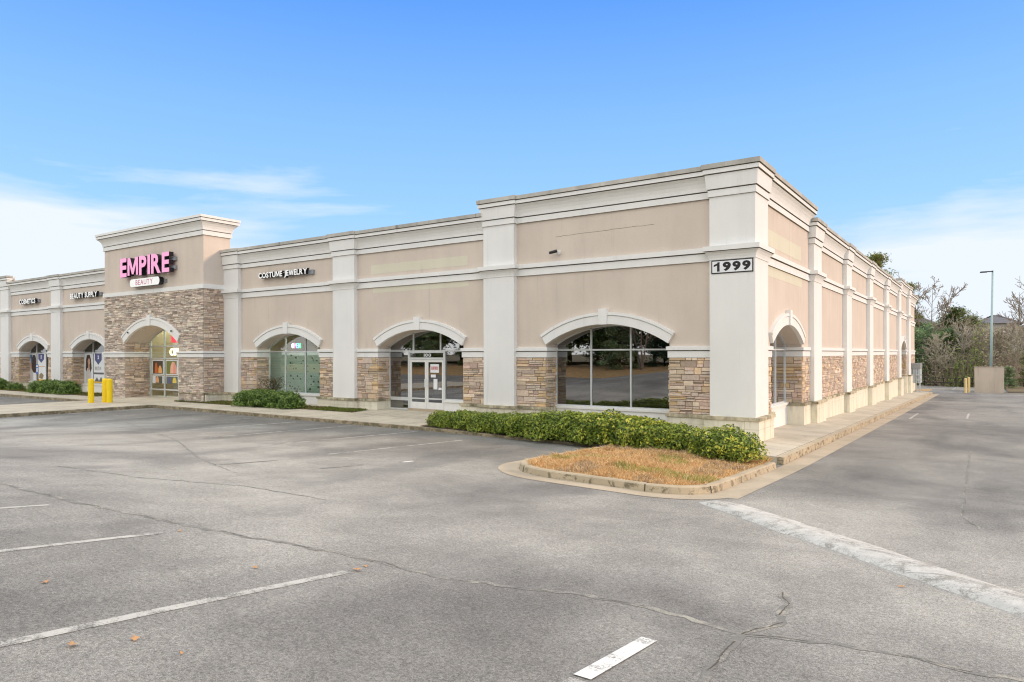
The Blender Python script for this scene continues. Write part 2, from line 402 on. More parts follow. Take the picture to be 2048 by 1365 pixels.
# ------------------------------------------------------------ walks, kerbs, beds
def Kf(x): return G(x,18.3)+lerp_tab(x,[(-31,.13),(-16,.11),(-12,.07),(-7,.06)])
def B(x): return lerp_tab(x,[(-60,-.02),(-21.6,0),(-5.7,-.25)])
def Tf(x,y):
    if y<=18.5: return Kf(x)
    t=min(1,(y-18.5)/2.9); return Kf(x)*(1-t)+B(x)*t
def slab(name,xs,ys,zf,mat,depth=.6,parent=None):
    mb=MB(); nx=len(xs); ny=len(ys)
    top=[(x,y,zf(x,y)) for y in ys for x in xs]; mb.v=list(top)+[(x,y,z-depth) for x,y,z in top]
    K=nx*ny
    def F(f): mb.f.append(f); mb.m.append(0); mb.c.append((1,1,1))
    for j in range(ny-1):
        for i in range(nx-1): F([j*nx+i,j*nx+i+1,(j+1)*nx+i+1,(j+1)*nx+i])
    for i in range(nx-1):
        F([i+1,i,K+i,K+i+1]); a=(ny-1)*nx+i; F([a,a+1,K+a+1,K+a])
    for j in range(ny-1):
        a=j*nx; F([a,a+nx,K+a+nx,K+a]); a=j*nx+nx-1; F([a+nx,a,K+a,K+a+nx])
    return tag(mb.build(name,mat),kind='structure')
slab('front_sidewalk',fr_(-75,-7.3,1.2),[18.46]+fr_(18.7,22.4,.4),Tf,M['conc'])
slab('front_kerb',fr_(-34.2,-9.9,.8),[18.3,18.455],lambda x,y:Kf(x)+.004,M['curb'])
slab('front_kerb',fr_(-75,-40.8,1.2),[18.3,18.455],lambda x,y:Kf(x)+.004,M['curb'])
def Ts(x,y): return -.25-.0172*(y-21)-.07*(max(x,-5.7)+5.7)/1.3
slab('side_sidewalk',[-7.2,-6.4,-5.7,-5.1,-4.52],fr_(18.72,76,1.5),Ts,M['conc'])
slab('side_kerb',[-4.515,-4.36],fr_(18.71,76,1.5),lambda x,y:Ts(x,y)+.003,M['curb2'])
mb=MB()
for y in fr_(20.2,74,1.5):
    mb.box((-5.6,y-.012,Ts(-5.1,y)-.03+.02),(-4.36,y+.012,Ts(-5.1,y)+.02),0)
# joints as thin dark grooves lying on the walk
jb=MB()
def jline(a,b,zf,w=.012):
    a=Vector(a);b=Vector(b); d=(b-a).normalized(); n=Vector((-d.y,d.x))*w; k=max(1,int((b-a).length/.6))
    vs=[]
    for i in range(k+1):
        p=a+(b-a)*i/k
        for s in(-1,1): q=p+n*s; vs.append((q.x,q.y,zf(q.x,q.y)+.004))
    jb.add(vs,[(2*i,2*i+1,2*i+3,2*i+2) if False else (2*i+1,2*i,2*i+2,2*i+3) for i in range(k)])
for y in fr_(20.2,74,1.5): jline((-5.6,y),(-4.53,y),Ts,.009)
jline((-4.56,18.75),(-4.56,75.5),lambda x,y:Ts(-4.52,y),.009)
for x in fr_(-75,-16,1.5): jline((x,18.5),(x,20.2),Tf,.009)
for x in fr_(-22,-17,.75): jline((x,20.2),(x,22.2),Tf,.008)
jline((-22,20.2),(-16.5,20.2),Tf,.009)
tag(jb.build('sidewalk_joints',M['joint']),kind='structure')
# kerbed drive apron with the bollards
def Ap(x,y): return G(x,min(y,18.2))+.14
slab('concrete_apron',fr_(-40.5,-34.2,.9),fr_(-4,18.28,1.2),Ap,M['conc'])
slab('apron_kerb',[-34.195,-34.04],fr_(-4,18.28,1.2),lambda x,y:Ap(x,y)+.004,M['curb'])
# side gutter
sheet('gutter',[-4.35,-3.82],fr_(12.9,76,1.5),lambda x,y:G(x,y)+.006-.0*(x),M['gutter'])
# island
def arc(cx,cy,r,a0,a1,n=10): return [(cx+r*math.cos(R(a0+(a1-a0)*i/n)),cy+r*math.sin(R(a0+(a1-a0)*i/n))) for i in range(n+1)]
isl=[(-8.95,18.2),(-8.95,14.3)]+arc(-7.55,13.85,1.42,180,270)[1:]+arc(-5.45,13.5,1.08,262,352)+[(-4.36,14.5),(-4.36,17.9)]
isl=[(x,y) for x,y in isl]
def offs(P,d):
    out=[]
    for i,p in enumerate(P):
        a=Vector(P[max(i-1,0)]);b=Vector(P[min(i+1,len(P)-1)]); t=(b-a).normalized(); n=Vector((t.y,-t.x)); out.append((p[0]+n.x*d,p[1]+n.y*d))
    return out
def dens(P,st):
    o=[]
    for a,b in zip(P,P[1:]):
        a=Vector(a);b=Vector(b);n=max(1,round((b-a).length/st))
        o+= [tuple(a+(b-a)*i/n) for i in range(n)]
    return o+[P[-1]]
isl=dens(isl,.3)
def sweep(name,path,prof,mat,zf,kind='structure',smooth=False):
    """prof: (outward offset, height)"""
    rows=[offs(path,o) for o,z in prof]; mb=MB(); n=len(prof); vs=[]
    for i in range(len(path)):
        for k,(o,z) in enumerate(prof):
            x,y=rows[k][i]; vs.append((x,y,zf(x,y)+z))
    fs=[(i*n+k,i*n+k+1,(i+1)*n+k+1,(i+1)*n+k) for i in range(len(path)-1) for k in range(n-1)]
    fs+=[tuple(range(n)),tuple(range((len(path)-1)*n,len(path)*n))[::-1]]
    mb.add(vs,fs); return tag(mb.build(name,mat,smooth=smooth),kind=kind)
# (side = right-hand of travel = outside)
sweep('island_kerb',isl,[(-.17,-.2),(-.17,.15),(-.03,.155),(0,.13),(.03,-.05)][::-1],M['curb2'],lambda x,y:G(x,y))
sweep('island_gutter',[p for p in isl if p[1]<17.3],[(.03,.007),(.25,.008),(.50,.007)][::-1],M['gutter'],lambda x,y:G(x,y))
for k in (10,20,31,39):
    if k<len(isl)-1:
        a=Vector(isl[k]); b=Vector(offs(isl,-.18)[k]); o=Vector(offs(isl,.034)[k]); mb=MB(); t=(Vector(isl[k+1])-a).normalized()*.012
        q=[]
        for p,z in ((o,.0),(a+(o-a)*.1,.135),(b,.16)):
            for s in(-1,1): pp=p+t*s; q.append((pp.x,pp.y,G(pp.x,pp.y)+z+.006))
        mb.add(q,[(0,1,3,2),(2,3,5,4)]); tag(mb.build('kerb_joint',M['joint']),kind='structure')
# island soil
inner=offs(isl,-.16); mb=MB(); n=14; vs=[]
cy_=18.6
for (x,y) in inner:
    for k in range(n+1):
        t=k/n; X=x; Y=y
        px=x+( -6.7-x)*t*.999; py=y+(18.0-y)*t*.999
        base=G(px,py)+.15; hump=.10*math.sin(math.pi*min(1,t*1.0)*.5)
        vs.append((px,py,base-.015+hump*.8+.02*noise.noise(Vector((px*3,py*3,1)))))
mb.add(vs,[(i*(n+1)+k,(i+1)*(n+1)+k,(i+1)*(n+1)+k+1,i*(n+1)+k+1) for i in range(len(inner)-1) for k in range(n)])
tag(mb.build('island_soil',M['bank'],smooth=True),kind='structure')
def inside(x,y,P):
    c=False; j=len(P)-1
    for i in range(len(P)):
        if (P[i][1]>y)!=(P[j][1]>y) and x<(P[j][0]-P[i][0])*(y-P[i][1])/(P[j][1]-P[i][1])+P[i][0]: c=not c
        j=i
    return c
def islz(x,y):
    # distance factor to edge
    d=min((Vector((x,y))-Vector(p)).length for p in inner[::2]); return G(x,y)+.13+.08*min(1,d/1.8)
def blades(name,pts,label,cat,hmin,hmax,w,pal,mat='blade',lean=.5):
    mb=MB()
    for (x,y,z,s,pi) in pts:
        a=random.uniform(0,6.28); h=random.uniform(hmin,hmax)*s; le=random.uniform(.1,lean)*h; la=random.uniform(0,6.28)
        dx,dy=math.cos(a)*w/2,math.sin(a)*w/2; col=random.choice(pal[pi]); k=random.uniform(.75,1.2); col=tuple(c*k for c in col)
        mx,my=x+math.cos(la)*le*.4,y+math.sin(la)*le*.4; tx,ty=x+math.cos(la)*le,y+math.sin(la)*le
        mb.add([(x-dx,y-dy,z-.02),(x+dx,y+dy,z-.02),(mx+dx*.7,my+dy*.7,z+h*.6),(mx-dx*.7,my-dy*.7,z+h*.6),(tx,ty,z+h)],[(0,1,2,3),(3,2,4)],0,col)
    o=mb.build(name,M[mat]); return tag(o,label,cat,kind='stuff')
DRY=[(.84,.57,.27),(.90,.66,.36),(.76,.48,.21),(.93,.74,.46),(.60,.38,.19)]
GRN=[(.34,.42,.09),(.42,.46,.12),(.52,.46,.18)]
TAN=[(.66,.54,.38),(.54,.42,.29),(.42,.30,.19)]
pts=[]
poly=inner+[(-4.6,18.6),(-9.0,18.6)]
while len(pts)<30000:
    x=random.uniform(-9.2,-4.4); y=random.uniform(12.3,18.5)
    if not inside(x,y,poly): continue
    q=noise.noise(Vector((x*.9,y*.9,3))); q2=noise.noise(Vector((x*2.8,y*2.8,9)))
    if q2<-.25 and random.random()<.6: continue
    pi=1 if (q>.22 and random.random()<.55 and 13.3<y<16.8) else (2 if q<-.28 and random.random()<.6 else 0)
    d=.5+.9*max(0,q2+.35)
    pts.append((x,y,islz(x,y) if random.random()<2 else 0,d,pi))
blades('dry_island_grass',pts,'matted dry orange tan grass with green flecks filling the kerbed island','grass',.03,.115,.017,[DRY,GRN,TAN],lean=2.1)
# planting beds along the front
def bed(x0,x1,y0,y1,grassy,cnt,lab,hm=(.03,.09)):
    sheet('planting_bed',fr_(x0,x1,.5),fr_(y0,y1,.3),lambda x,y:Tf(x,y)+.012+.03*abs(noise.noise(Vector((x*2,y*2,0)))),M['soil'])
    P=[]
    for i in range(cnt):
        x=random.uniform(x0,x1);y=random.uniform(y0,y1); P.append((x,y,Tf(x,y)+.02,.6+.7*abs(noise.noise(Vector((x,y,5)))),0 if random.random()<grassy else 1))
    blades('ground_cover',P,lab,'ground cover',hm[0],hm[1],.03,[[(.14,.22,.035),(.20,.28,.05),(.10,.15,.03),(.26,.30,.07)],[(.24,.16,.08),(.18,.11,.06),(.34,.24,.13)]],lean=1.3)
bed(-24.6,-22.1,20.35,21.3,.85,2200,'low green weeds in the bed left of the paved shop entrance')
bed(-28.0,-24.65,20.35,21.3,.45,1800,'brown leaf litter and low weeds under the second column')
bed(-35.2,-28.05,20.05,21.3,.6,5200,'low weeds and brown litter beside the stone entrance tower')
bed(-62,-43.3,20.0,21.3,.6,7000,'low weedy planting in front of the far left shop windows')
sheet('planting_bed',fr_(-16.6,-7.3,.5),fr_(18.46,21.4,.4),lambda x,y:Tf(x,y)+.03+.02*abs(noise.noise(Vector((x*2,y*2,0)))),M['soil'])

# ------------------------------------------------------------ the building
YW=21.65; XS=-6.0; REC=.70
F=Fr((0,YW,0),(1,0,0),(0,-1,0)); S=Fr((XS,0,0),(0,1,0),(1,0,0))
bld=empty('shopping_center',(-30,YW,0),'long single storey stucco shopping center with off white columns, arched windows and stone veneer','building')
def part(mb,name,mats,parent=None,smooth=False,label=None):
    p=parent or bld
    if mats[0] is M['trim']: mats=[M['trim'],M['capdirt'],M['ledge']]
    o=mb.build(name,mats,None,smooth); o.parent=p
    loc=Vector((0,0,0)); q=p
    while q: loc+=q.location; q=q.parent
    o.location=-loc
    if label: o['label']=label
    return o
def subroot(name,loc,parent=None):   # not used for empties: parts are meshes
    pass
STONE=[tuple(min(.88,v*1.13) for v in c) for c in [(.66,.53,.42),(.72,.59,.46),(.60,.48,.39),(.53,.43,.36),(.74,.60,.45),(.66,.50,.41),(.60,.50,.41),(.50,.39,.31),(.70,.52,.35),(.62,.46,.38),(.58,.50,.42),(.68,.56,.46)]]
QUOIN=[(.72,.52,.30),(.68,.52,.36),(.62,.46,.30),(.58,.48,.36)]
def stones(mb,fr,u0,u1,z0,z1,void=None,pal=STONE,zone=None,scale=1.0):
    """ledge stone: coursed, split rows; void(z)->(ua,ub) to leave out"""
    z=z0
    while z<z1-.02:
        h=min(random.uniform(.13,.24)*scale,z1-z)
        if z1-(z+h)<.06: h=z1-z
        ints=[(u0,u1)]
        if void:
            w=[v for v in (void(z+.02),void(z+h-.02)) if v]
            if w:
                a=min(v[0] for v in w); b=max(v[1] for v in w)
                # keep stones up to the wider chord; trim covers the step
                a=max(v[0] for v in w); b=min(v[1] for v in w)
                ints=[(u0,min(a,u1)),(max(b,u0),u1)]
        for (a,b) in ints:
            u=a
            while u<b-.01:
                w=min(random.uniform(.2,.62)*scale,b-u)
                if b-(u+w)<.1: w=b-u
                k=random.choice((1,2,2,2,3)) if h>.12 else 1
                zz=z; rem=h
                for j in range(k):
                    hh=rem if j==k-1 else rem*random.uniform(.3,.7)/(1 if k==2 else 1.3)
                    split=random.random()<.3 and w>.35
                    cuts=[(u,u+w)] if not split else [(u,u+w*.5),(u+w*.5,u+w)]
                    for (ua,ub) in cuts:
                        P=pal
                        if zone and zone(.5*(ua+ub)): P=QUOIN
                        c=random.choice(P); g=random.uniform(.78,1.15); c=tuple(v*g for v in c)
                        o=random.uniform(.02,.055); e=.006; j1=[random.uniform(-.005,.005) for _ in range(4)]
                        Pn=fr.P
                        o2=o-.015; b_=.012
                        mb.add([Pn(ua+e,.0,zz+e),Pn(ub-e,.0,zz+e),Pn(ub-e,.0,zz+hh-e),Pn(ua+e,.0,zz+hh-e),
                                Pn(ua+e,o2,zz+e),Pn(ub-e,o2,zz+e),Pn(ub-e,o2,zz+hh-e),Pn(ua+e,o2,zz+hh-e),
                                Pn(ua+e+b_,o+j1[0],zz+e+b_*.6),Pn(ub-e-b_,o+j1[1],zz+e+b_*.6),Pn(ub-e-b_,o+j1[2],zz+hh-e-b_*.6),Pn(ua+e+b_,o+j1[3],zz+hh-e-b_*.6)],
                          [(0,1,5,4),(1,2,6,5),(2,3,7,6),(3,0,4,7),(4,5,9,8),(5,6,10,9),(6,7,11,10),(7,4,8,11),(8,9,10,11)],0,c)
                    zz+=hh; rem-=hh
                u+=w
        z+=h
LOWB=[(-.03,2.262),(.05,2.27),(.05,2.48),(.02,2.485),(.02,2.505),(.09,2.51),(.09,2.63),(-.03,2.645)]
MIDB=[(-.03,5.295),(.05,5.30),(.05,5.545),(.01,5.548),(.01,5.568),(.10,5.575),(.10,5.73),(-.03,5.75)]
def shift(p,dz): return [(o,z+dz) for o,z in p]
CORN=[(-.03,7.262),(.06,7.27),(.06,7.465),(.01,7.47),(.01,7.49),(.085,7.50),(.095,7.62),(.13,7.74),(.19,7.85),(.27,7.935),(.22,7.94),(.22,7.955),(.32,7.96),(.32,8.085),(.27,8.09),(.27,8.105),(.36,8.11),(.36,8.245),(-.3,8.265)]
PCORN=[(.17,7.262),(.24,7.27),(.24,7.475),(.20,7.48),(.20,7.495),(.275,7.505),(.31,7.945),(.27,7.95),(.27,7.965),(.36,7.97),(.36,8.10),(.31,8.105),(.31,8.12),(.40,8.125),(.40,8.27),(-.3,8.285)]
CAPI=[(.17,5.292),(.215,5.30),(.22,5.36),(.245,5.44),(.29,5.51),(.345,5.552),(.30,5.555),(.30,5.57),(.365,5.575),(.365,5.725),(.17,5.745)]
LO=-.45
# arches: name -> frame, centre u, opening half width, trim half chord, spring, apex, recess
def wall_bay(fr,u0,u1,ztop,op=None,zb=-.5,jL=True,jR=True,parent=None,rec=REC):
    """beige wall with optional arched opening, stone veneer and band either side"""
    w=MB(); P=fr.P
    def veneer(x0,x1,jf=None,ja=0,jb=0,lq=None):
        st=MB(); mt=MB(); band=MB(); q=.38
        mt.add([P(x0,-.001,zb),P(x1,-.001,zb),P(x1,-.001,2.3),P(x0,-.001,2.3)],[(0,1,2,3)])
        z_=None if lq is None else (lambda u:(u>x1-q and random.random()<.6) if lq else (u<x0+q and random.random()<.4))
        stones(st,fr,x0,x1,.46,2.265,zone=z_,scale=.98)
        ext(band,fr,x0,x1,LOWB,m0=(1 if lq==0 else 0),m1=(1 if lq==1 else 0))
        if jf:
            mt.add([jf.P(ja,-.001,zb),jf.P(jb,-.001,zb),jf.P(jb,-.001,2.3),jf.P(ja,-.001,2.3)],[(0,1,2,3)])
            stones(st,jf,ja,jb,.46,2.265,pal=QUOIN+STONE[:6]); ext(band,jf,ja,jb,LOWB,m0=(1 if ja==0 else 0),m1=(1 if jb==0 else 0))
        s_=part(mt,'stone_veneer',[M['mortar']],parent)
        o=part(st,'stone_facing',[M['stone']],s_ if parent is None else parent)
        part(band,'belt_course',[M['trim']],parent)
    if op is None:
        w.add([P(u0,0,2.2),P(u1,0,2.2),P(u1,0,ztop),P(u0,0,ztop)],[(0,1,2,3)]); veneer(u0,u1)
    else:
        c,hw,sp,ap=op; a,b=c-hw,c+hw; sg=ap-sp; Rr=(hw*hw+sg*sg)/(2*sg); zc=ap-Rr
        for (x0,x1) in ((u0,a),(b,u1)): w.add([P(x0,0,2.2),P(x1,0,2.2),P(x1,0,ztop),P(x0,0,ztop)],[(0,1,2,3)])
        veneer(u0,a,fr.jambL(a),0,rec,1); veneer(b,u1,fr.jambR(b),-rec,0,0)
        n=24; A=math.asin(hw/Rr); arcp=[(c+Rr*math.sin(-A+2*A*i/n),zc+Rr*math.cos(-A+2*A*i/n)) for i in range(n+1)]
        for (p,q) in zip(arcp,arcp[1:]):
            w.add([P(p[0],0,p[1]),P(q[0],0,q[1]),P(q[0],0,ztop),P(p[0],0,ztop)],[(0,1,2,3)])
            w.add([P(p[0],0,p[1]),P(p[0],-rec,p[1]),P(q[0],-rec,q[1]),P(q[0],0,q[1])],[(0,1,2,3)])
        for jf,ua,ub in ((fr.jambL(a),0,rec),(fr.jambR(b),-rec,0)):
            w.add([jf.P(ua,0,2.2),jf.P(ub,0,2.2),jf.P(ub,0,sp),jf.P(ua,0,sp)],[(0,1,2,3)])
    part(w,'wall',[M['beige']],parent)
def arch_trim(fr,c,hc,sp,ap,th=.41,parent=None,proud=.10,kz=None):
    sg=ap-sp; Rr=(hc*hc+sg*sg)/(2*sg); zc=ap-Rr; A=math.asin(hc/Rr); n=28; mb=MB()
    rings=[(0,-.05),(0,proud),(th*.70,proud),(th*.715,proud-.03),(th*.74,proud-.03),(th*.755,proud+.025),(th,proud+.025),(th,-.03)]
    vs=[]
    for i in range(n+1):
        t=-A+2*A*i/n
        for (dr,o) in rings: vs.append(fr.P(c+(Rr+dr)*math.sin(t),o,zc+(Rr+dr)*math.cos(t)))
    k=len(rings)
    fs=[(i*k+j,(i+1)*k+j,(i+1)*k+j+1,i*k+j+1) for i in range(n) for j in range(k-1)]
    fs+=[tuple(range(k)),tuple(range(n*k,n*k+k))[::-1]]
    mb.add(vs,fs); t=part(mb,'arch_trim',[M['trim']],parent)
    kb=MB(); w=.165; z0=ap-.015; z1=ap+th+.12
    v=[]
    for o in (-.03,proud+.06):
        v+=[fr.P(c-w*.92,o,z0),fr.P(c+w*.92,o,z0),fr.P(c+w,o,z1),fr.P(c-w,o,z1)]
    kb.add(v,[(4,5,6,7),(0,4,7,3),(5,1,2,6),(7,6,2,3),(0,1,5,4)])
    if parent is None: part(kb,'keystone',[M['trim']],t)
    else: part(kb,'keystone',[M['trim']],parent)
def knee(fr,a,b,rec,zb,parent=None):
    mb=MB(); mb.obox(fr,a,b,-rec-.1,-rec+.10,zb,.40,0); mb.obox(fr,a-.0,b+.0,-rec-.1,-rec+.15,.403,.485,0)
    part(mb,'sill',[M['trim']],parent)
def base_run(mb,fr,u0,u1,o,zb,caps=.04,e0=0,e1=0):
    mb.obox(fr,u0-e0,u1+e1,-.2,o,zb,.36,0)
    mb.obox(fr,u0-e0-(caps if e0 else 0),u1+e1+(caps if e1 else 0),-.2,o+caps,.363,.46,1)
    # block joints
    L=u1+e1-u0+e0; x=u0-e0+.4
    while x<u1+e1-.15:
        mb.obox(fr,x-.004,x+.004,o-.01,o+.003,zb,.355,2); x+=.8
    mb.obox(fr,u0-e0+.005,u1+e1-.005,o-.01,o+.0025,.157,.163,2)
def pier(fr,u0,u1,dz,zb,eo0=1,eo1=1,capdz=0,mcorner=0):
    """pilaster: body .2 proud; sub-part base block"""
    mb=MB(); top=7.28+dz
    mb.obox(fr,u0,u1,-.05,.2,.45,top+.9,0)
    wrap(mb,fr,u0,u1,CAPI,.2,eo0,eo1); wrap(mb,fr,u0,u1,shift(PCORN,dz),.2,eo0,eo1,dirty=.17)
    t=part(mb,'pilaster',[M['trim'],M['capdirt']])
    bb=MB(); base_run(bb,fr,u0,u1,.335,zb,.045,.135*eo0,.135*eo1)
    part(bb,'column_base',[M['base'],M['cap'],M['joint2']],t)
    return t
HW=2.36; SP=2.74; AP=3.42
pierF=[(-7.2,-5.8),(-16.01,-14.6),(-24.53,-23.13),(-32.9,-31.65),(-52.85,-51.49),(-61.25,-59.8)]
archF=[-10.955,-19.51,-27.98,-47.75,-56.07]
# front piers (corner one separately)
for (a,b),dz in zip(pierF[1:],(0,LO,LO,LO,0)): pier(F,a,b,dz,-.45,1 if a!=-32.9 else 0,1)
pier(F,-70.0,-68.6,0,-.45)
# corner pier: full square column with both faces
mb=MB(); mb.box((-7.2,YW-.2,.45),(-5.8,22.93,8.0),0)
ext(mb,F,-7.2,-5.8,CAPI,1,1,.2); ext(mb,F,-7.2,-5.8,PCORN,1,1,.2,dirty=.17)
ext(mb,S,21.45,22.93,CAPI,1,1,.2); ext(mb,S,21.45,22.93,PCORN,1,1,.2,dirty=.17)
for pf,dd in ((CAPI,0),(PCORN,.17)):
    pr=[(o-.2,z) for o,z in pf]; pr=[p if p[0]>-.2 else (-.03,p[1]-.004) for p in pr]
    ext(mb,Fr((-7.2,YW-.2,0),(0,-1,0),(-1,0,0)),-.22,0,pr,0,1,dirty=dd)
    ext(mb,Fr((-5.8,22.93,0),(-1,0,0),(0,1,0)),0,.22,pr,1,0,dirty=dd)
cp=part(mb,'pilaster',[M['trim'],M['capdirt']],label='corner column of the stucco building carrying the number sign')
bb=MB(); bb.box((-7.335,21.315,-.9),(-5.665,23.07,.36),0); bb.box((-7.38,21.27,.363),(-5.62,23.115,.46),1)
for x in (-6.9,-6.1): bb.box((x-.005,21.311,-.9),(x+.005,21.33,.355),2)
for y in (21.9,22.6): bb.box((-5.68,y-.005,-.9),(-5.661,y+.005,.355),2)
for z in (.10,): bb.box((-7.33,21.312,z),(-5.663,21.33,z+.008),2); bb.box((-5.68,21.33,z),(-5.662,23.06,z+.008),2)
part(bb,'column_base',[M['base'],M['cap'],M['joint2']],cp)
# side piers
pierS=[(30.0,31.55,LO),(37.85,39.35,LO),(45.95,47.4,LO),(54.1,55.65,LO),(62.4,63.87,0),(70.4,72.0,0)]
for a,b,dz in pierS: pier(S,a,b,dz,-.6-.0172*(b-21))
# front wall bays
def op(c): return (c,HW,SP,AP)
wall_bay(F,-14.6,-7.2,7.3,op(archF[0])); wall_bay(F,-23.13,-16.01,6.85,op(archF[1])); wall_bay(F,-31.65,-24.53,6.85,op(archF[2]))
wall_bay(F,-51.49,-43.05,6.85,op(archF[3])); wall_bay(F,-59.8,-52.85,6.85,op(archF[4])); wall_bay(F,-68.6,-61.25,7.3)
for c in archF: arch_trim(F,c,2.33,SP,AP)
def run(name,fr,a,b,prof,m0=0,m1=0,dirty=0,parent=None):
    mb=MB(); ext(mb,fr,a,b,prof,m0,m1,dirty=dirty); return part(mb,name,[M['trim'],M['capdirt']],parent)
for fr,a,b,dz in ((F,-14.6,-7.2,0),(F,-23.13,-16.01,LO),(F,-31.65,-24.53,LO),(F,-51.49,-43.05,LO),(F,-59.8,-52.85,LO),(F,-68.6,-61.25,0),
    (S,22.93,30.0,0),(S,31.55,37.85,LO),(S,39.35,45.95,LO),(S,47.4,54.1,LO),(S,55.65,62.4,LO),(S,63.87,70.4,0),(S,72.0,78.3,LO)):
    e=1 if b==78.3 else 0
    run('cornice',fr,a,b,shift(CORN,dz),0,e,.17); run('belt_course',fr,a,b,shift(MIDB,-.35 if e else 0))
# side walls
sA=26.3; sB=67.15
wall_bay(S,22.93,30.0,7.3,(sA,HW,SP,AP),-1.0,rec=.62); wall_bay(S,31.55,37.85,6.85,zb=-1.5); wall_bay(S,39.35,45.95,6.85,zb=-1.5); wall_bay(S,47.4,54.1,6.85,zb=-1.5); wall_bay(S,55.65,62.4,6.85,zb=-1.5)
wall_bay(S,63.87,70.4,7.3,(sB,HW,SP,AP),-1.5,rec=.62); wall_bay(S,72.0,78.3,6.85,zb=-1.6)
for c in (sA,sB): arch_trim(S,c,2.33,SP,AP)
mb=MB()
mb.add([(XS,78.3,-1.6),(-60,78.3,-1.6),(-60,78.3,6.85),(XS,78.3,6.85)],[(0,1,2,3)]); part(mb,'rear_wall',[M['beige']])
# base runs between piers
def base_part(fr,a,b,o,zb,ret=None,rec=.7):
    bb=MB(); base_run(bb,fr,a,b,o,zb)
    if ret=='r': bb.obox(fr,b-.02,b+.06,-rec,o-.004,zb,.359,0); bb.obox(fr,b-.02,b+.10,-rec,o+.036,.365,.457,1)
    if ret=='l': bb.obox(fr,a-.06,a+.02,-rec,o-.004,zb,.359,0); bb.obox(fr,a-.10,a+.02,-rec,o+.036,.365,.457,1)
    part(bb,'base_course',[M['base'],M['cap'],M['joint2']])
pl=[-68.6,-61.25,-59.8,-52.85,-51.49,-43.05,-31.65,-24.53,-23.13,-16.01,-14.6,-7.2]
for c in archF:
    lo=max(v for v in pl if v<c); hi=min(v for v in pl if v>c)
    base_part(F,lo+.13,c-HW,.12,-.5,'r'); base_part(F,c+HW,hi-(.13 if hi!=-43.05 else 0),.12,-.5,'l')
base_part(F,-68.5,-61.38,.12,-.5)
base_part(S,23.07,sA-HW,.10,-1.9,'r',.62); base_part(S,sA+HW,29.87,.10,-1.9,'l',.62)
for a,b in ((31.68,37.72),(39.48,45.82),(47.53,53.97),(55.78,62.27)): base_part(S,a,b,.10,-1.9)
base_part(S,64.0,sB-HW,.10,-1.9,'r',.62); base_part(S,sB+HW,70.27,.10,-1.9,'l',.62); base_part(S,72.13,78.3,.10,-1.9)
for i in (0,2,3,4): knee(F,archF[i]-HW,archF[i]+HW,REC,-.5)
knee(S,sA-HW,sA+HW,.62,-1.0); knee(S,sB-HW,sB+HW,.62,-1.9)
mb=MB(); mb.obox(F,-18.64,archF[1]+HW,-.8,-.60,-.3,.40); mb.obox(F,-18.64,archF[1]+HW,-.8,-.55,.403,.485); part(mb,'sill',[M['trim']])
# roof deck
mb=MB(); mb.box((-70,YW+.25,6.2),(-6.25,78.2,6.4)); part(mb,'roof',[M['joint']])
# parapet backs
for q in (((-16.0,YW+.24,6.3),(-6.0,YW+.30,8.2)),((-59.8,YW+.24,6.3),(-16.01,YW+.30,7.7)),((-70,YW+.24,6.3),(-59.81,YW+.30,8.2)),((-6.30,22,6.3),(-6.24,30,8.2)),((-6.30,30.01,6.3),(-6.24,62.5,7.7)),((-6.30,62.51,6.3),(-6.24,71.9,8.2)),((-6.30,71.91,6.3),(-6.24,78.3,7.7))):
    mb=MB(); mb.box(*q); part(mb,'parapet_back',[M['trim']])
# patches of repainted stucco
for fr,a,b,z0,z1 in ((F,-22.28,-16.94,5.90,6.28),(F,-22.16,-16.89,5.07,5.285),(S,23.3,28.6,5.95,6.5),(S,23.2,28.7,4.95,5.285)):
    mb=MB(); mb.obox(fr,a,b,.0,.004,z0,z1); part(mb,'stucco_patch',[M['patch']])
mb=MB()
for i in range(14):
    u=-12.9+i*.27; z=6.62+i*.004+random.uniform(-.01,.01); mb.obox(F,u,u+.26,.0,.003,z,z+.012)
part(mb,'wall_scratch',[M['ledge']])
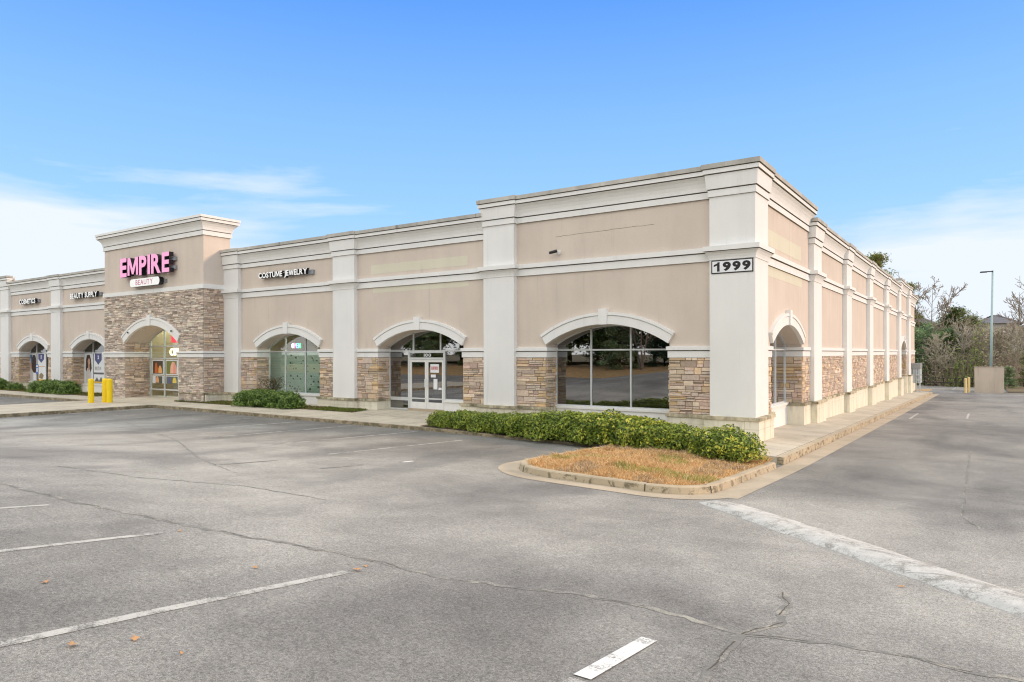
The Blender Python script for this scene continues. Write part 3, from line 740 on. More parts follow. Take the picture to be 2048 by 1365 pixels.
# windows
def arched_glass(mb,fr,L,Rr_,z0,c,hc,sp,ap,o,mi=0):
    sg=ap-sp; Rr=(hc*hc+sg*sg)/(2*sg); zc=ap-Rr; n=20
    pts=[(L,z0),(Rr_,z0)]+[(c+Rr*math.sin(a),zc+Rr*math.cos(a)) for a in [math.asin(hc/Rr)*(1-2*i/n) for i in range(n+1)]]
    mb.add([fr.P(u,o,z) for u,z in pts],[tuple(range(len(pts)))],mi)
def zarc(c,hc,sp,ap,u):
    sg=ap-sp; Rr=(hc*hc+sg*sg)/(2*sg); return ap-Rr+math.sqrt(max(0,Rr*Rr-(u-c)**2))
def window(fr,c,mull,z0=.485,tr=(2.54,),rec=REC,hw=HW,sp=SP,ap=AP,glass='glass_dark',fw=.055,parent=None,mcut=None,sub=True,nm='window_frame'):
    mb=MB(); a,b=c-hw,c+hw; o0,o1=-rec-.04,-rec+.04
    mb.obox(fr,a,a+fw,o0,o1,z0,sp+.02); mb.obox(fr,b-fw,b,o0,o1,z0,sp+.02)
    mb.obox(fr,a+fw,b-fw,o0+.002,o1-.002,z0,z0+fw)
    for t in tr: mb.obox(fr,a+fw,b-fw,o0+.003,o1+.004,t-fw/2,t+fw/2)
    for m in mull:
        za=z0+fw
        if mcut and mcut[0]<m<mcut[1]: za=mcut[2]
        mb.obox(fr,m-fw/2,m+fw/2,o0,o1,za,zarc(c,hw,sp,ap,m)-.01)
    n=20; sg=ap-sp; Rr=(hw*hw+sg*sg)/(2*sg); A=math.asin(hw/Rr); zc=ap-Rr
    for i in range(n):
        t0=-A+2*A*i/n; t1=-A+2*A*(i+1)/n; v=[]
        for t in (t0,t1):
            for r in (Rr,Rr-.045):
                for o in (o0,o1): v.append(fr.P(c+r*math.sin(t),o,zc+r*math.cos(t)))
        mb.add(v,[(1,5,7,3),(2,3,7,6),(0,4,5,1),(0,2,6,4)])
    fo=part(mb,nm,[M['alu']],parent)
    g=MB(); arched_glass(g,fr,a+.02,b-.02,z0+.02,c,hw-.02,sp,ap,-rec)
    part(g,'glass_pane',[M[glass]],fo if parent is None else parent)
    return fo
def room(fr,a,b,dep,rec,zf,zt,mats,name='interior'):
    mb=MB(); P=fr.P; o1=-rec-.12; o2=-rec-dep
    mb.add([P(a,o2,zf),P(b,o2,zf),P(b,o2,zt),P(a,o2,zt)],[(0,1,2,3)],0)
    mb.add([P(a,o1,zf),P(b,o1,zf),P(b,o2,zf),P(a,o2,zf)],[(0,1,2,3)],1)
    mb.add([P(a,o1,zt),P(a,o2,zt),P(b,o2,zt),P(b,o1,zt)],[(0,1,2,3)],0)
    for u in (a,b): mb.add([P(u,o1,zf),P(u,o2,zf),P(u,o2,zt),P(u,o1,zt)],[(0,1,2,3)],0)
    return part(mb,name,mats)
M['wallpanel']=plain('glowing_slatwall',(.46,.52,.44),.6,0,.10); M['tanwall']=plain('tan_interior',(.42,.33,.2),.7)  # slatwall glows faintly, standing in for light inside the shop
M['lamp']=plain('ceiling_lamp',(1,.95,.82),.5,0,14)
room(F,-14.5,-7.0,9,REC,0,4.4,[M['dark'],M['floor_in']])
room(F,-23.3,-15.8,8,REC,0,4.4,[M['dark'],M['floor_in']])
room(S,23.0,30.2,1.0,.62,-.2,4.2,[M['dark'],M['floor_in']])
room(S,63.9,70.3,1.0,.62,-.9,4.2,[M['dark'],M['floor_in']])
cst=room(F,-31.6,-24.4,3.2,REC,0,4.0,[M['tanwall'],M['floor_in']])
room(F,-52,-43.8,2.5,REC,0,4.0,[M['tanwall'],M['floor_in']]); room(F,-60,-52.6,2.5,REC,0,4.0,[M['tanwall'],M['floor_in']])
window(F,archF[0],[-11.83,-10.28]); 
window(F,archF[2],[-29.02,-27.49],glass='glass_clear')
window(F,archF[3],[-48.83,-47.3],glass='glass_clear'); window(F,archF[4],[-57.31,-55.8],glass='glass_clear')
window(S,sA,[sA-.8,sA+.8],rec=.62); window(S,sB,[sB-.8,sB+.8],rec=.62)
# shop door bay
dfr=window(F,archF[1],[-20.43,-18.91],z0=.485,mcut=(-20.6,-18.7,2.54))
mb=MB(); o0,o1=-REC-.05,-REC+.06
mb.obox(F,-20.72,-20.62,o0,o1,.05,2.52); mb.obox(F,-18.74,-18.64,o0,o1,.05,2.52); mb.obox(F,-20.62,-18.74,o0,o1,2.17,2.26); mb.obox(F,-20.62,-18.74,o0+.001,o1+.005,2.45,2.52)
mb.obox(F,-21.87,-20.73,o0,o1,.0,.06); mb.obox(F,-21.87,-20.73,o0,o1-.03,.40,.49)
part(mb,'door_frame',[M['alu']])
mb=MB(); mb.add([F.P(-21.8,-REC,.05),F.P(-20.73,-REC,.05),F.P(-20.73,-REC,.42),F.P(-21.8,-REC,.42)],[(0,1,2,3)]); part(mb,'glass_pane',[M['glass_dark']],dfr)
for i,(a,b) in enumerate(((-20.62,-19.685),(-19.675,-18.74))):
    mb=MB(); q=-REC-.02; q1=-REC+.03
    mb.obox(F,a,a+.09,q,q1,.08,2.165); mb.obox(F,b-.09,b,q,q1,.08,2.165); mb.obox(F,a+.09,b-.09,q,q1,2.06,2.165); mb.obox(F,a+.09,b-.09,q,q1,.08,.36)
    d=part(mb,'door',[M['white']])
    g=MB(); g.add([F.P(a+.08,-REC+.013,.3),F.P(b-.08,-REC+.013,.3),F.P(b-.08,-REC+.013,2.1),F.P(a+.08,-REC+.013,2.1)],[(0,1,2,3)]); part(g,'glass_pane',[M['glass_dark']],d)
    h=MB(); x=b-.05 if i==0 else a+.05
    h.tube(F.P(x,-REC+.09,1.0),F.P(x,-REC+.09,1.35),.013,.013); h.tube(F.P(x,-REC+.02,1.02),F.P(x,-REC+.09,1.02),.01,.01); h.tube(F.P(x,-REC+.02,1.33),F.P(x,-REC+.09,1.33),.01,.01)
    part(h,'handle',[M['alu']],d)
mb=MB(); mb.obox(F,-20.72,-18.64,-REC-.1,-REC+.08,-.1,.078); part(mb,'threshold',[M['gutter']])
# interior counter seen through the door glass
mb=MB(); mb.box((-22.6,24.2,0),(-20.3,24.8,1.05)); part(mb,'counter',[plain('teal_counter',(.22,.42,.42),.5)])
# costume shop interior: slatwall with goods and ceiling lamps
mb=MB(); mb.obox(F,-31.4,-24.5,-REC-.62,-REC-.55,.3,2.5,0)
for k in range(16): mb.obox(F,-31.4,-24.5,-REC-.56,-REC-.535,.42+k*.13,.425+k*.13+.012,1)  # thin pale lines drawn across the slatwall
for k in range(95):
    u=random.uniform(-30.2,-24.8); z=.5+.13*random.randint(0,14); s=random.uniform(.03,.10)
    if u<-29.6 and random.random()<.8: continue
    mb.obox(F,u,u+s*.8,-REC-.54,-REC-.50,z,z+s,2 if random.random()<.6 else (3 if random.random()<.6 else 4))
part(mb,'display_wall',[M['wallpanel'],plain('slat_pale_line',(.62,.7,.62),.5),plain('dark_goods',(.16,.17,.16),.6),plain('maroon_goods',(.34,.17,.15),.6),plain('pale_goods',(.6,.62,.6),.6)])
mb=MB()
for y in (.9,1.7): mb.obox(F,-29.0,-27.9,-REC-y-.15,-REC-y,3.62,3.66)
part(mb,'ceiling_light',[M['lamp']])
# ------------------------------------------------------------ entrance tower
YT=20.343; T=Fr((0,YT,0),(1,0,0),(0,-1,0)); TR=Fr((-32.91,0,0),(0,1,0),(1,0,0)); TL=Fr((-43.05,0,0),(0,-1,0),(-1,0,0))
tc,thw,tsp,tap=-37.95,2.77,3.09,4.02; tRec=1.41
tw=MB(); P=T.P
sg=tap-tsp; tR=(thw*thw+sg*sg)/(2*sg); tzc=tap-tR
tw.add([P(-43.05,0,5.9),P(-32.91,0,5.9),P(-32.91,0,8.6),P(-43.05,0,8.6)],[(0,1,2,3)])
tw.add([TR.P(YT,0,5.9),TR.P(21.85,0,5.9),TR.P(21.85,0,9.3),TR.P(YT,0,9.3)],[(0,1,2,3)])
tw.add([(-43.05,21.85,5.9),(-43.05,YT,5.9),(-43.05,YT,9.3),(-43.05,21.85,9.3)],[(0,1,2,3)])
tw.add([(-32.91,21.85,5.9),(-43.05,21.85,5.9),(-43.05,21.85,9.3),(-32.91,21.85,9.3)],[(0,1,2,3)])
A=math.asin(thw/tR); n=24; ap_=[(tc+tR*math.sin(-A+2*A*i/n),tzc+tR*math.cos(-A+2*A*i/n)) for i in range(n+1)]
for p,q in zip(ap_,ap_[1:]): tw.add([P(p[0],0,p[1]),P(p[0],-tRec,p[1]),P(q[0],-tRec,q[1]),P(q[0],0,q[1])],[(0,1,2,3)])
tower=part(tw,'entrance_tower',[M['beige']])
mt=MB()
for a,b in ((-43.05,tc-thw),(tc+thw,-32.91)): mt.add([P(a,-.001,-.5),P(b,-.001,-.5),P(b,-.001,5.9),P(a,-.001,5.9)],[(0,1,2,3)])
for p,q in zip(ap_,ap_[1:]): mt.add([P(p[0],-.001,p[1]),P(q[0],-.001,q[1]),P(q[0],-.001,5.9),P(p[0],-.001,5.9)],[(0,1,2,3)])
mt.add([TR.P(YT,-.001,-.5),TR.P(21.85,-.001,-.5),TR.P(21.85,-.001,5.9),TR.P(YT,-.001,5.9)],[(0,1,2,3)])
jl=T.jambL(tc-thw); jr=T.jambR(tc+thw)
for j,a,b in ((jl,0,tRec),(jr,-tRec,0)): mt.add([j.P(a,-.001,-.5),j.P(b,-.001,-.5),j.P(b,-.001,3.09),j.P(a,-.001,3.09)],[(0,1,2,3)])
part(mt,'stone_backing',[M['mortar']],tower)
st=MB()
def void(z):
    if z<tsp: return (tc-thw,tc+thw)
    if z<tap+.25: 
        r=tR+.25; q=r*r-(z-tzc)**2
        if q<=0: return None
        w=math.sqrt(q); w=min(w,thw+.1); return (tc-w,tc+w)
    return None
PALT=[tuple(min(.85,v*1.26) for v in c) for c in [(.60,.50,.41),(.66,.56,.46),(.52,.44,.37),(.46,.39,.34),(.70,.60,.49),(.60,.48,.41),(.50,.46,.42),(.40,.33,.28)]]
stones(st,T,-43.05,-32.91,-.3,2.265,(lambda z:(tc-thw,tc+thw)),PALT,None,.85)
stones(st,T,-43.05,-32.91,2.57,5.78,void,PALT,None,.85)
stones(st,TR,YT,21.45,.46,2.265,None,STONE,None,.85); stones(st,TR,YT,21.45,2.57,5.78,None,STONE,None,.85)
stones(st,jl,0,tRec,-.3,2.265,None,STONE,None,.9); stones(st,jl,0,tRec,2.57,3.09,None,STONE,None,.9)
part(st,'stone_veneer',[M['stone']],tower)
tb=MB(); TB=[(-.03,2.262),(.07,2.27),(.07,2.455),(.05,2.46),(.05,2.47),(.11,2.48),(.11,2.575),(-.03,2.59)]
ext(tb,T,-43.05,tc-thw,TB,1,1); ext(tb,T,tc+thw,-32.91,TB,1,1); ext(tb,TR,YT,21.45,TB,1,0); ext(tb,jl,0,tRec,TB,1,0)
TBU=[(-.03,5.77),(.075,5.78),(.075,6.0),(-.03,6.015)]
ext(tb,T,-43.05,-32.91,TBU,1,1); ext(tb,TR,YT,21.45,TBU,1,0)
part(tb,'belt_course',[M['trim']],tower)
TC=[(-.03,8.49),(.07,8.50),(.07,8.72),(.03,8.725),(.03,8.745),(.085,8.755),(.10,8.87),(.14,8.98),(.21,9.08),(.30,9.15),(.25,9.155),(.25,9.17),(.345,9.175),(.345,9.31),(.30,9.315),(.30,9.33),(.38,9.335),(.38,9.46),(-.2,9.48)]
tcn=MB(); ext(tcn,T,-43.05,-32.91,TC,1,1); ext(tcn,TR,YT,21.85,TC,1,1); ext(tcn,TL,-21.85,-YT,TC,1,1); tcn.box((-43.2,YT,9.3),(-32.8,22.0,9.44))
part(tcn,'cornice',[M['trim']],tower)
arch_trim(T,tc,2.74,tsp,tap,.44,tower)
tbb=MB(); base_run(tbb,TR,YT+.05,21.4,.10,-.5); tbb.obox(T,tc+thw-.04,-32.86,.0,.09,.41,.46,1)
part(tbb,'base_course',[M['base'],M['cap'],M['joint2']],tower)
window(T,tc,[-40.55,-39.08,-37.6,-36.1],z0=-.06,tr=(.40,2.2,2.9),rec=tRec,hw=thw+.05,sp=tsp,ap=tap,glass='glass_clear',parent=tower,fw=.07)
mb=MB(); PT=T.P
mb.add([PT(-41,-4.5,-.1),PT(-34,-4.5,-.1),PT(-34,-4.5,4.4),PT(-41,-4.5,4.4)],[(0,1,2,3)],0)
mb.add([PT(-41,-1.5,-.06),PT(-34,-1.5,-.06),PT(-34,-4.5,-.06),PT(-41,-4.5,-.06)],[(0,1,2,3)],1)
for u in (-41,-34): mb.add([PT(u,-1.5,-.1),PT(u,-4.5,-.1),PT(u,-4.5,4.4),PT(u,-1.5,4.4)],[(0,1,2,3)],0)
mb.add([PT(-41,-1.5,4.4),PT(-34,-1.5,4.4),PT(-34,-4.5,4.4),PT(-41,-4.5,4.4)],[(0,1,2,3)],0)
part(mb,'interior',[M['tanwall'],M['floor_in']],tower)
for k in (-40.2,-38.4,-36.6):
    mb=MB(); mb.obox(T,k-.3,k+.3,-2.8,-2.2,4.30,4.34); part(mb,'ceiling_light',[M['lamp']],tower)
# recessed soffit lamps
mb=MB()
for u,d in ((-39.4,.35),(-37.95,.7),(-36.5,.35)): mb.tube(PT(u,-d,zarc(tc,thw,tsp,tap,u)-.03),PT(u,-d,zarc(tc,thw,tsp,tap,u)+.02),.08,.08,12)
part(mb,'soffit_light',[M['alu']],tower)

# ------------------------------------------------------------ lettering
GLY={'M':((0,0),(0,.7),(.19,.7),(.37,.27),(.55,.7),(.74,.7),(.74,0),(.60,0),(.60,.44),(.43,.04),(.31,.04),(.14,.44),(.14,0)),
'W':((0,.7),(.17,0),(.35,0),(.455,.44),(.56,0),(.74,0),(.91,.7),(.76,.7),(.65,.22),(.535,.7),(.375,.7),(.26,.22),(.15,.7))}
def glyph(ch,off=.02):
    if ch in GLY: return [(x,y,0) for x,y in GLY[ch]],[tuple(range(len(GLY[ch])))]
    cu=bpy.data.curves.new('t','FONT'); cu.body=ch; cu.size=1; cu.offset=off; cu.resolution_u=3
    ob=bpy.data.objects.new('t',cu); C.objects.link(ob); dg=bpy.context.evaluated_depsgraph_get(); dg.update()
    me=ob.evaluated_get(dg).to_mesh(); vs=[tuple(v.co) for v in me.vertices]; fs=[tuple(p.vertices) for p in me.polygons]
    ob.evaluated_get(dg).to_mesh_clear(); bpy.data.objects.remove(ob); bpy.data.curves.remove(cu)
    return vs,fs
def letters(fr,text,u0,u1,z0,z1,o0,o1,mats,parent,off=.02,gap=.10,name='letter',single=False,space=.35):
    """flat glyphs extruded from o0 to o1, fitted to the box; one mesh per letter"""
    G_=[]; x=0
    for ch in text:
        if ch==' ': x+=space; continue
        vs,fs=glyph(ch,off*(.42 if ch in 'MW' else 1)); a=min(v[0] for v in vs); b=max(v[0] for v in vs)
        G_.append((vs,fs,x-a)); x+=b-a+gap
    W=x-gap; lo=min(v[1] for g in G_ for v in g[0]); hi=max(v[1] for g in G_ for v in g[0])
    sx=(u1-u0)/W; sz=(z1-z0)/(hi-lo); one=MB()
    for vs,fs,dx in G_:
        mb=one if single else MB(); n=len(vs)
        pf=[fr.P(u0+(v[0]+dx)*sx,o1,z0+(v[1]-lo)*sz) for v in vs]; pb=[fr.P(u0+(v[0]+dx)*sx,o0,z0+(v[1]-lo)*sz) for v in vs]
        # boundary edges
        ec={}
        for f in fs:
            for i in range(len(f)):
                e=(f[i],f[(i+1)%len(f)]); ec[e]=1
        # orientation check
        nz=0
        for f in fs:
            for i in range(len(f)): a=vs[f[i]]; b=vs[f[(i+1)%len(f)]]; nz+=a[0]*b[1]-a[1]*b[0]
        flip=nz<0
        b0=len(mb.v); mb.v.extend(pf+pb)
        for f in fs:
            mb.f.append([b0+i for i in (f[::-1] if flip else f)]); mb.m.append(0); mb.c.append((1,1,1))
        for (a,b) in ec:
            if (b,a) not in ec:
                q=[b0+a,b0+n+a,b0+n+b,b0+b] if not flip else [b0+b,b0+n+b,b0+n+a,b0+a]
                mb.f.append(q); mb.m.append(1); mb.c.append((1,1,1))
        if not single:
            p_=part(mb,name,mats,parent)
    if single: return part(one,name,mats,parent)
def sign(text,u0,u1,z0,z1,label,y=YW,fr=F):
    r=empty('channel_letter_sign',fr.P((u0+u1)/2,0,z0),label,'sign',None)
    letters(fr,text,u0,u1,z0,z1,.12,.27,[M['signwhite'],M['black']],r,.036,.05)
    mb=MB(); zc=(z0+z1)/2; mb.obox(fr,u0+.1,u1+.22,.0,.115,zc-.10,zc+.10); part(mb,'raceway',[M['raceway']],r)
sign('COSTUME JEWELRY',-29.86,-26.2,6.08,6.44,'white channel letter sign reading COSTUME JEWELRY')
sign('BEAUTY SUPPLY',-49.85,-46.25,6.08,6.43,'white channel letter sign reading BEAUTY SUPPLY')
sign('COSMETICS',-57.7,-55.1,6.05,6.40,'white channel letter sign reading COSMETICS')
r=empty('channel_letter_sign',T.P(-38,0,6.7),'large pink channel letters reading EMPIRE on the entrance tower','sign')
letters(T,'EMPIRE',-40.5,-35.43,6.76,7.82,.13,.38,[M['pink'],M['black']],r,.036,.07)
mb=MB(); mb.obox(T,-40.3,-35.3,.0,.125,7.38,7.58); mb.obox(T,-40.3,-35.3,.0,.125,6.92,7.12); part(mb,'raceway',[M['raceway']],r)
r=empty('cabinet_sign',T.P(-38,0,6.2),'white rounded cabinet sign with pink BEAUTY lettering below the big pink letters','sign')
mb=MB(); a,b,z0,z1=-39.63,-36.48,6.17,6.60; rr=(z1-z0)/2; pts=[]
for k in range(17): t=math.pi/2+math.pi*k/16; pts.append((a+rr+rr*math.cos(t)*.8,(z0+z1)/2+rr*math.sin(t)))
for k in range(17): t=-math.pi/2+math.pi*k/16; pts.append((b-rr+rr*math.cos(t)*.8,(z0+z1)/2+rr*math.sin(t)))
n=len(pts); vs=[T.P(u,.30,z) for u,z in pts]+[T.P(u,.06,z) for u,z in pts]
mb.add(vs,[tuple(range(n))],0); mb.add(vs,[(i,n+i,n+(i+1)%n,(i+1)%n) for i in range(n)],1)
part(mb,'cabinet',[M['signwhite'],M['black']],r); letters(T,'BEAUTY',-38.96,-37.2,6.25,6.53,.301,.306,[M['pinkdim'],M['pinkdim']],r,.0,.14,'lettering',True)
mb=MB(); mb.obox(T,-39.4,-36.28,.0,.06,6.28,6.46); part(mb,'raceway',[M['raceway']],r)
# number sign on the corner column
r=empty('address_sign',F.P(-6.5,.2,4.87),'white number plate with black border reading 1999 on the corner column','sign')
FP=Fr((0,YW-.2,0),(1,0,0),(0,-1,0))
mb=MB(); mb.obox(FP,-7.137,-5.856,.002,.02,4.873,5.287,0); mb.obox(FP,-7.105,-5.888,.002,.023,4.905,5.255,1); part(mb,'plate',[M['blacktrim'],M['paper']],r)
letters(FP,'999',-6.78,-5.93,4.935,5.225,.0235,.027,[M['blacktrim'],M['blacktrim']],r,.05,.09,'numerals',True)
mb=MB(); mb.add([FP.P(u,.0255,z) for u,z in ((-6.955,4.935),(-6.875,4.935),(-6.875,5.225),(-6.935,5.225),(-6.955,5.19),(-7.06,5.145),(-7.06,5.085),(-6.955,5.125))],[tuple(range(8))]); part(mb,'numerals',[M['blacktrim']],r)
# security camera
r=empty('security_camera',F.P(-12.85,0,6.0),'small dark security camera on the wall above the large dark arched window','camera')
mb=MB(); mb.tube(F.P(-12.75,.0,6.04),F.P(-12.75,.06,6.04),.07,.07,12); mb.tube(F.P(-12.75,.05,6.04),F.P(-12.82,.14,6.06),.02,.02); part(mb,'mount',[M['white']],r)
mb=MB(); mb.tube(F.P(-12.76,.14,6.09),F.P(-13.02,.26,6.02),.055,.05,12); part(mb,'housing',[M['black']],r)
for u,z,lab in ((-40.1,3.67,'small dome camera on the left side of the stone tower arch'),(-35.65,3.67,'small dome camera on the right side of the stone tower arch')):
    r=empty('security_camera',T.P(u,.1,z),lab,'camera')
    mb=MB(); mb.tube(T.P(u,.08,z),T.P(u,.15,z),.075,.06,12); part(mb,'mount',[M['white']],r)
    mb=MB(); mb.tube(T.P(u,.15,z-.01),T.P(u,.20,z-.01),.055,.035,12); part(mb,'housing',[M['black']],r)
# suite number over the door
r=empty('suite_number',F.P(-19.6,-REC,2.3),'small white suite number 100 on the glass above the shop doors','sign')
letters(F,'100',-19.85,-19.45,2.29,2.43,-REC+.004,-REC+.008,[M['paper'],M['paper']],r,.02,.12,'numerals',True)
# posters
def poster(name,fr,u0,u1,z0,z1,o,shapes,label,cat='poster',texts=()):
    r=empty(name,fr.P((u0+u1)/2,o,z0),label,cat)
    mb=MB(); mb.obox(fr,u0,u1,o-.006,o,z0,z1); part(mb,'sheet',[M['paper']],r)
    for k,(pts,col) in enumerate(shapes):
        m=MB(); m.add([fr.P(u0+(u1-u0)*x,o+.003+.002*k,z0+(z1-z0)*y) for x,y in pts],[tuple(range(len(pts)))]); part(m,'print',[pm(col)],r)
    for (tx,a,b,c,d,col) in texts:
        letters(fr,tx,u0+(u1-u0)*a,u0+(u1-u0)*b,z0+(z1-z0)*c,z0+(z1-z0)*d,o+.016,o+.018,[pm(col),pm(col)],r,.01,.1,'lettering',True)
PM={}
def pm(col):
    if col not in PM: PM[col]=plain('print_ink',col,.5)
    return PM[col]
def ell(cx,cy,rx,ry,n=16): return [(cx+rx*math.cos(6.2832*i/n),cy+ry*math.sin(6.2832*i/n)) for i in range(n)]
HAIR=(.05,.03,.025); SKIN=(.62,.36,.25); TOP=(.66,.62,.6); NAVY=(.07,.08,.25)
def lady(cx):
    S_=lambda q:[(cx+(x-cx)*1.45,y) for x,y in q]
    return [(S_(q),c) for q,c in [([(cx-.13,.95),(cx-.2,.8),(cx-.24,.45),(cx-.1,.3),(cx+.14,.28),(cx+.26,.5),(cx+.2,.8),(cx+.1,.96)],HAIR),([(cx-.2,.0),(cx-.22,.3),(cx-.1,.5),(cx+.08,.5),(cx+.22,.28),(cx+.24,.0)],TOP),([(cx-.05,.42),(cx+.1,.45),(cx+.08,.62),(cx-.02,.62)],SKIN),(ell(cx+.04,.72,.10,.115),SKIN)]]
OP=-REC-.05
OUT=-REC+.012
poster('window_poster',F,-50.05,-48.9,.55,2.5,OUT,lady(.5),'window poster of a dark haired woman in the shop window left of the stone tower')
poster('window_poster',F,-48.75,-47.35,.55,2.5,OUT,[([(.1,1),(.75,1),(.75,.78),(.43,.62),(.1,.78)],NAVY),([(.36,.93),(.50,.93),(.46,.87),(.5,.81),(.36,.81),(.40,.87)],(.85,.85,.88)),([(.0,.36),(.95,.36),(.95,.3),(.0,.3)],(.12,.11,.12)),([(.05,.05),(.3,.2),(.5,.08),(.7,.22),(.9,.05)],(.15,.14,.14)),([(0,0),(1,0),(1,.05),(0,.06)],(.8,.5,.08))],'white window poster with navy shield and IBIZA lettering beside the stone tower','poster',[('IBIZA',.12,.72,.44,.56,(.55,.52,.5))])
poster('window_poster',F,-58.6,-57.45,.55,2.5,OUT,lady(.25)+[([(x,y) for x,y in q],c) for q,c in lady(.75)[:1]]+[([(.3,.65),(.48,.65),(.48,.97),(.3,.97)],(.05,.22,.5))],'window poster of dark haired women with blue strip in the far left shop window')
poster('window_poster',F,-57.2,-55.85,.55,2.5,OUT,[([(.1,1),(.8,1),(.8,.8),(.45,.66),(.1,.8)],NAVY),([(.38,.94),(.52,.94),(.48,.88),(.52,.82),(.38,.82),(.42,.88)],(.85,.85,.88)),([(.0,.53),(.9,.53),(.9,.51),(0,.51)],(.7,.3,.1)),([(.2,.1),(.6,.06),(.75,.2),(.5,.3),(.25,.24)],(.3,.22,.1)),([(0,0),(1,0),(1,.05),(0,.06)],(.8,.5,.08))],'white window poster with navy shield and small product pictures in the far left shop window')
YG=-tRec+.012
def wig(x,c,w=.13,h=.5,y=.1): return ([(x-w,y),(x-w*.9,y+h*.6),(x-w*.4,y+h),(x+w*.4,y+h),(x+w,y+h*.55),(x+w*1.1,y)],c)
OUTT=YG
poster('window_poster',T,-40.4,-39.2,1.25,2.12,OUTT,[([(.06,.06),(.94,.06),(.94,.92),(.06,.92)],(.09,.07,.05)),wig(.35,(.75,.18,.04),.13,.7),wig(.7,(.95,.50,.18),.16,.5)],'tall framed poster of red and orange wigs in the stone tower entrance')
poster('window_poster',T,-40.4,-39.2,.75,1.2,OUTT,[([(.3,.0),(.9,.0),(.9,.92),(.3,.92)],(.10,.12,.10)),wig(.45,(.90,.45,.22),.14,.8)],'small lower poster of an orange wig in the stone tower entrance')
poster('window_poster',T,-38.95,-37.7,1.25,2.12,OUTT,[([(.04,.06),(.9,.06),(.9,.92),(.04,.92)],(.20,.22,.05)),wig(.62,(.95,.52,.38),.26,.75),wig(.72,(.90,.35,.28),.1,.7)],'tall framed poster of a peach pink wig in the stone tower entrance')
poster('window_poster',T,-38.95,-37.7,.75,1.2,OUTT,[([(.04,.0),(.98,.0),(.98,.92),(.04,.92)],(.12,.15,.14)),wig(.3,(.12,.12,.25),.12,.8),wig(.72,(.85,.65,.10),.16,.7)],'small lower poster of a yellow wig in the stone tower entrance')
def emis(name,col,s): return plain(name,col,.5,0,s)
r=empty('open_sign',T.P(-38,YG,2.4),'glowing warm white OPEN letters in the stone tower entrance glass','sign')
letters(T,'OPEN',-38.5,-37.0,2.36,2.76,YG+.01,YG+.03,[emis('warm_tube',(1,.8,.42),2.2)]*2,r,.0,.1,'lettering',True)
r=empty('neon_sign',T.P(-37.7,YG,3.0),'small red and white lit sign high in the stone tower entrance glass','sign')
mb=MB(); mb.obox(T,-38.35,-37.4,YG+.002,YG+.02,3.1,3.55); part(mb,'panel',[emis('red_panel',(.8,.05,.08),.5)],r)
r=empty('open_sign',F.P(-28.2,OUT,2.7),'multicolour lit OPEN sign in the shop window beside the tower','sign')
for k,(ch,cc) in enumerate(zip('OPEN',((.9,.9,1),(1,.12,.15),(.1,.25,1),(.1,.9,.25)))):
    letters(F,ch,-28.52+k*.165,-28.52+k*.165+.14,2.72,2.95,OUT,OUT+.02,[emis('led',cc,2.5)]*2,r,.02,.1,'lettering',True)
poster('door_poster',F,-19.47,-19.0,1.62,1.98,-REC+.024,[],'white real estate flyer with red BUFORD heading taped in the right shop door','poster',[('BUFORD',.15,.9,.35,.72,(.65,.03,.04))])
r=empty('paper_notice',F.P(-19.15,-REC,.9),'torn white sheets of paper stuck low in the right shop door','notice')
mb=MB(); mb.obox(F,-19.30,-19.09,-REC+.016,-REC+.02,.92,1.36); mb.obox(F,-19.45,-19.18,-REC+.016,-REC+.02,1.42,1.54); mb.obox(F,-19.03,-18.86,-REC+.016,-REC+.02,.90,1.0); part(mb,'sheet',[M['paper']],r)

# ------------------------------------------------------------ bollards, signs
def bollard(x,y,z,label,h=1.27,rad=.165,mat='yellow',grp='yellow bollards on the apron'):
    mb=MB(); n=20; prof=[(rad,-.1),(rad,h-.09),(rad*.97,h-.05),(rad*.8,h-.015),(rad*.4,h),(0.001,h+.003)]; vs=[]
    for r_,z_ in prof:
        for i in range(n): t=6.2832*i/n; vs.append((r_*math.cos(t),r_*math.sin(t),z_))
    mb.add(vs,[(k*n+i,k*n+(i+1)%n,(k+1)*n+(i+1)%n,(k+1)*n+i) for k in range(len(prof)-1) for i in range(n)])
    o=mb.build('bollard',M[mat],smooth=True,loc=(x,y,z)); return tag(o,label,'bollard',grp)
bollard(-38.33,17.42,-.07,'single yellow bollard standing apart at the left',1.25,.14)
bollard(-38.07,18.0,-.07,'left one of the two yellow bollards standing close together',1.25,.145)
bollard(-37.68,18.03,-.07,'right one of the two yellow bollards standing close together',1.24,.145)
bollard(-1.93,83,-1.62,'faded cream bollard at the far road end, nearer the building',1.5,.11,'paleyellow','faded bollards by the enclosure')
bollard(-1.68,84.2,-1.65,'faded cream bollard at the far road end, beside the screen wall',1.6,.11,'paleyellow','faded bollards by the enclosure')
for (x,lab) in ((-52.2,'blue accessible parking sign on a post, left of the yellow bollards'),(-59.5,'blue accessible parking sign on a post by the far left column')):
    y=20.4; r=empty('parking_sign',(x,y,Tf(x,y)),lab,'sign','accessible parking signs')
    mb=MB(); mb.box((x-.03,y-.03,Tf(x,y)-.1),(x+.03,y+.03,1.75)); part(mb,'post',[plain('wood_post',(.20,.15,.08),.8)],r)
    q=Fr((0,y-.035,0),(1,0,0),(0,-1,0)); mb=MB(); mb.obox(q,x-.16,x+.16,0,.008,1.15,1.8); part(mb,'panel',[M['bluesign']],r)
    mb=MB(); mb.obox(q,x-.08,x+.08,.0085,.011,1.28,1.55); mb.obox(q,x-.12,x+.12,.0085,.011,1.62,1.72); part(mb,'symbol',[M['paper']],r)
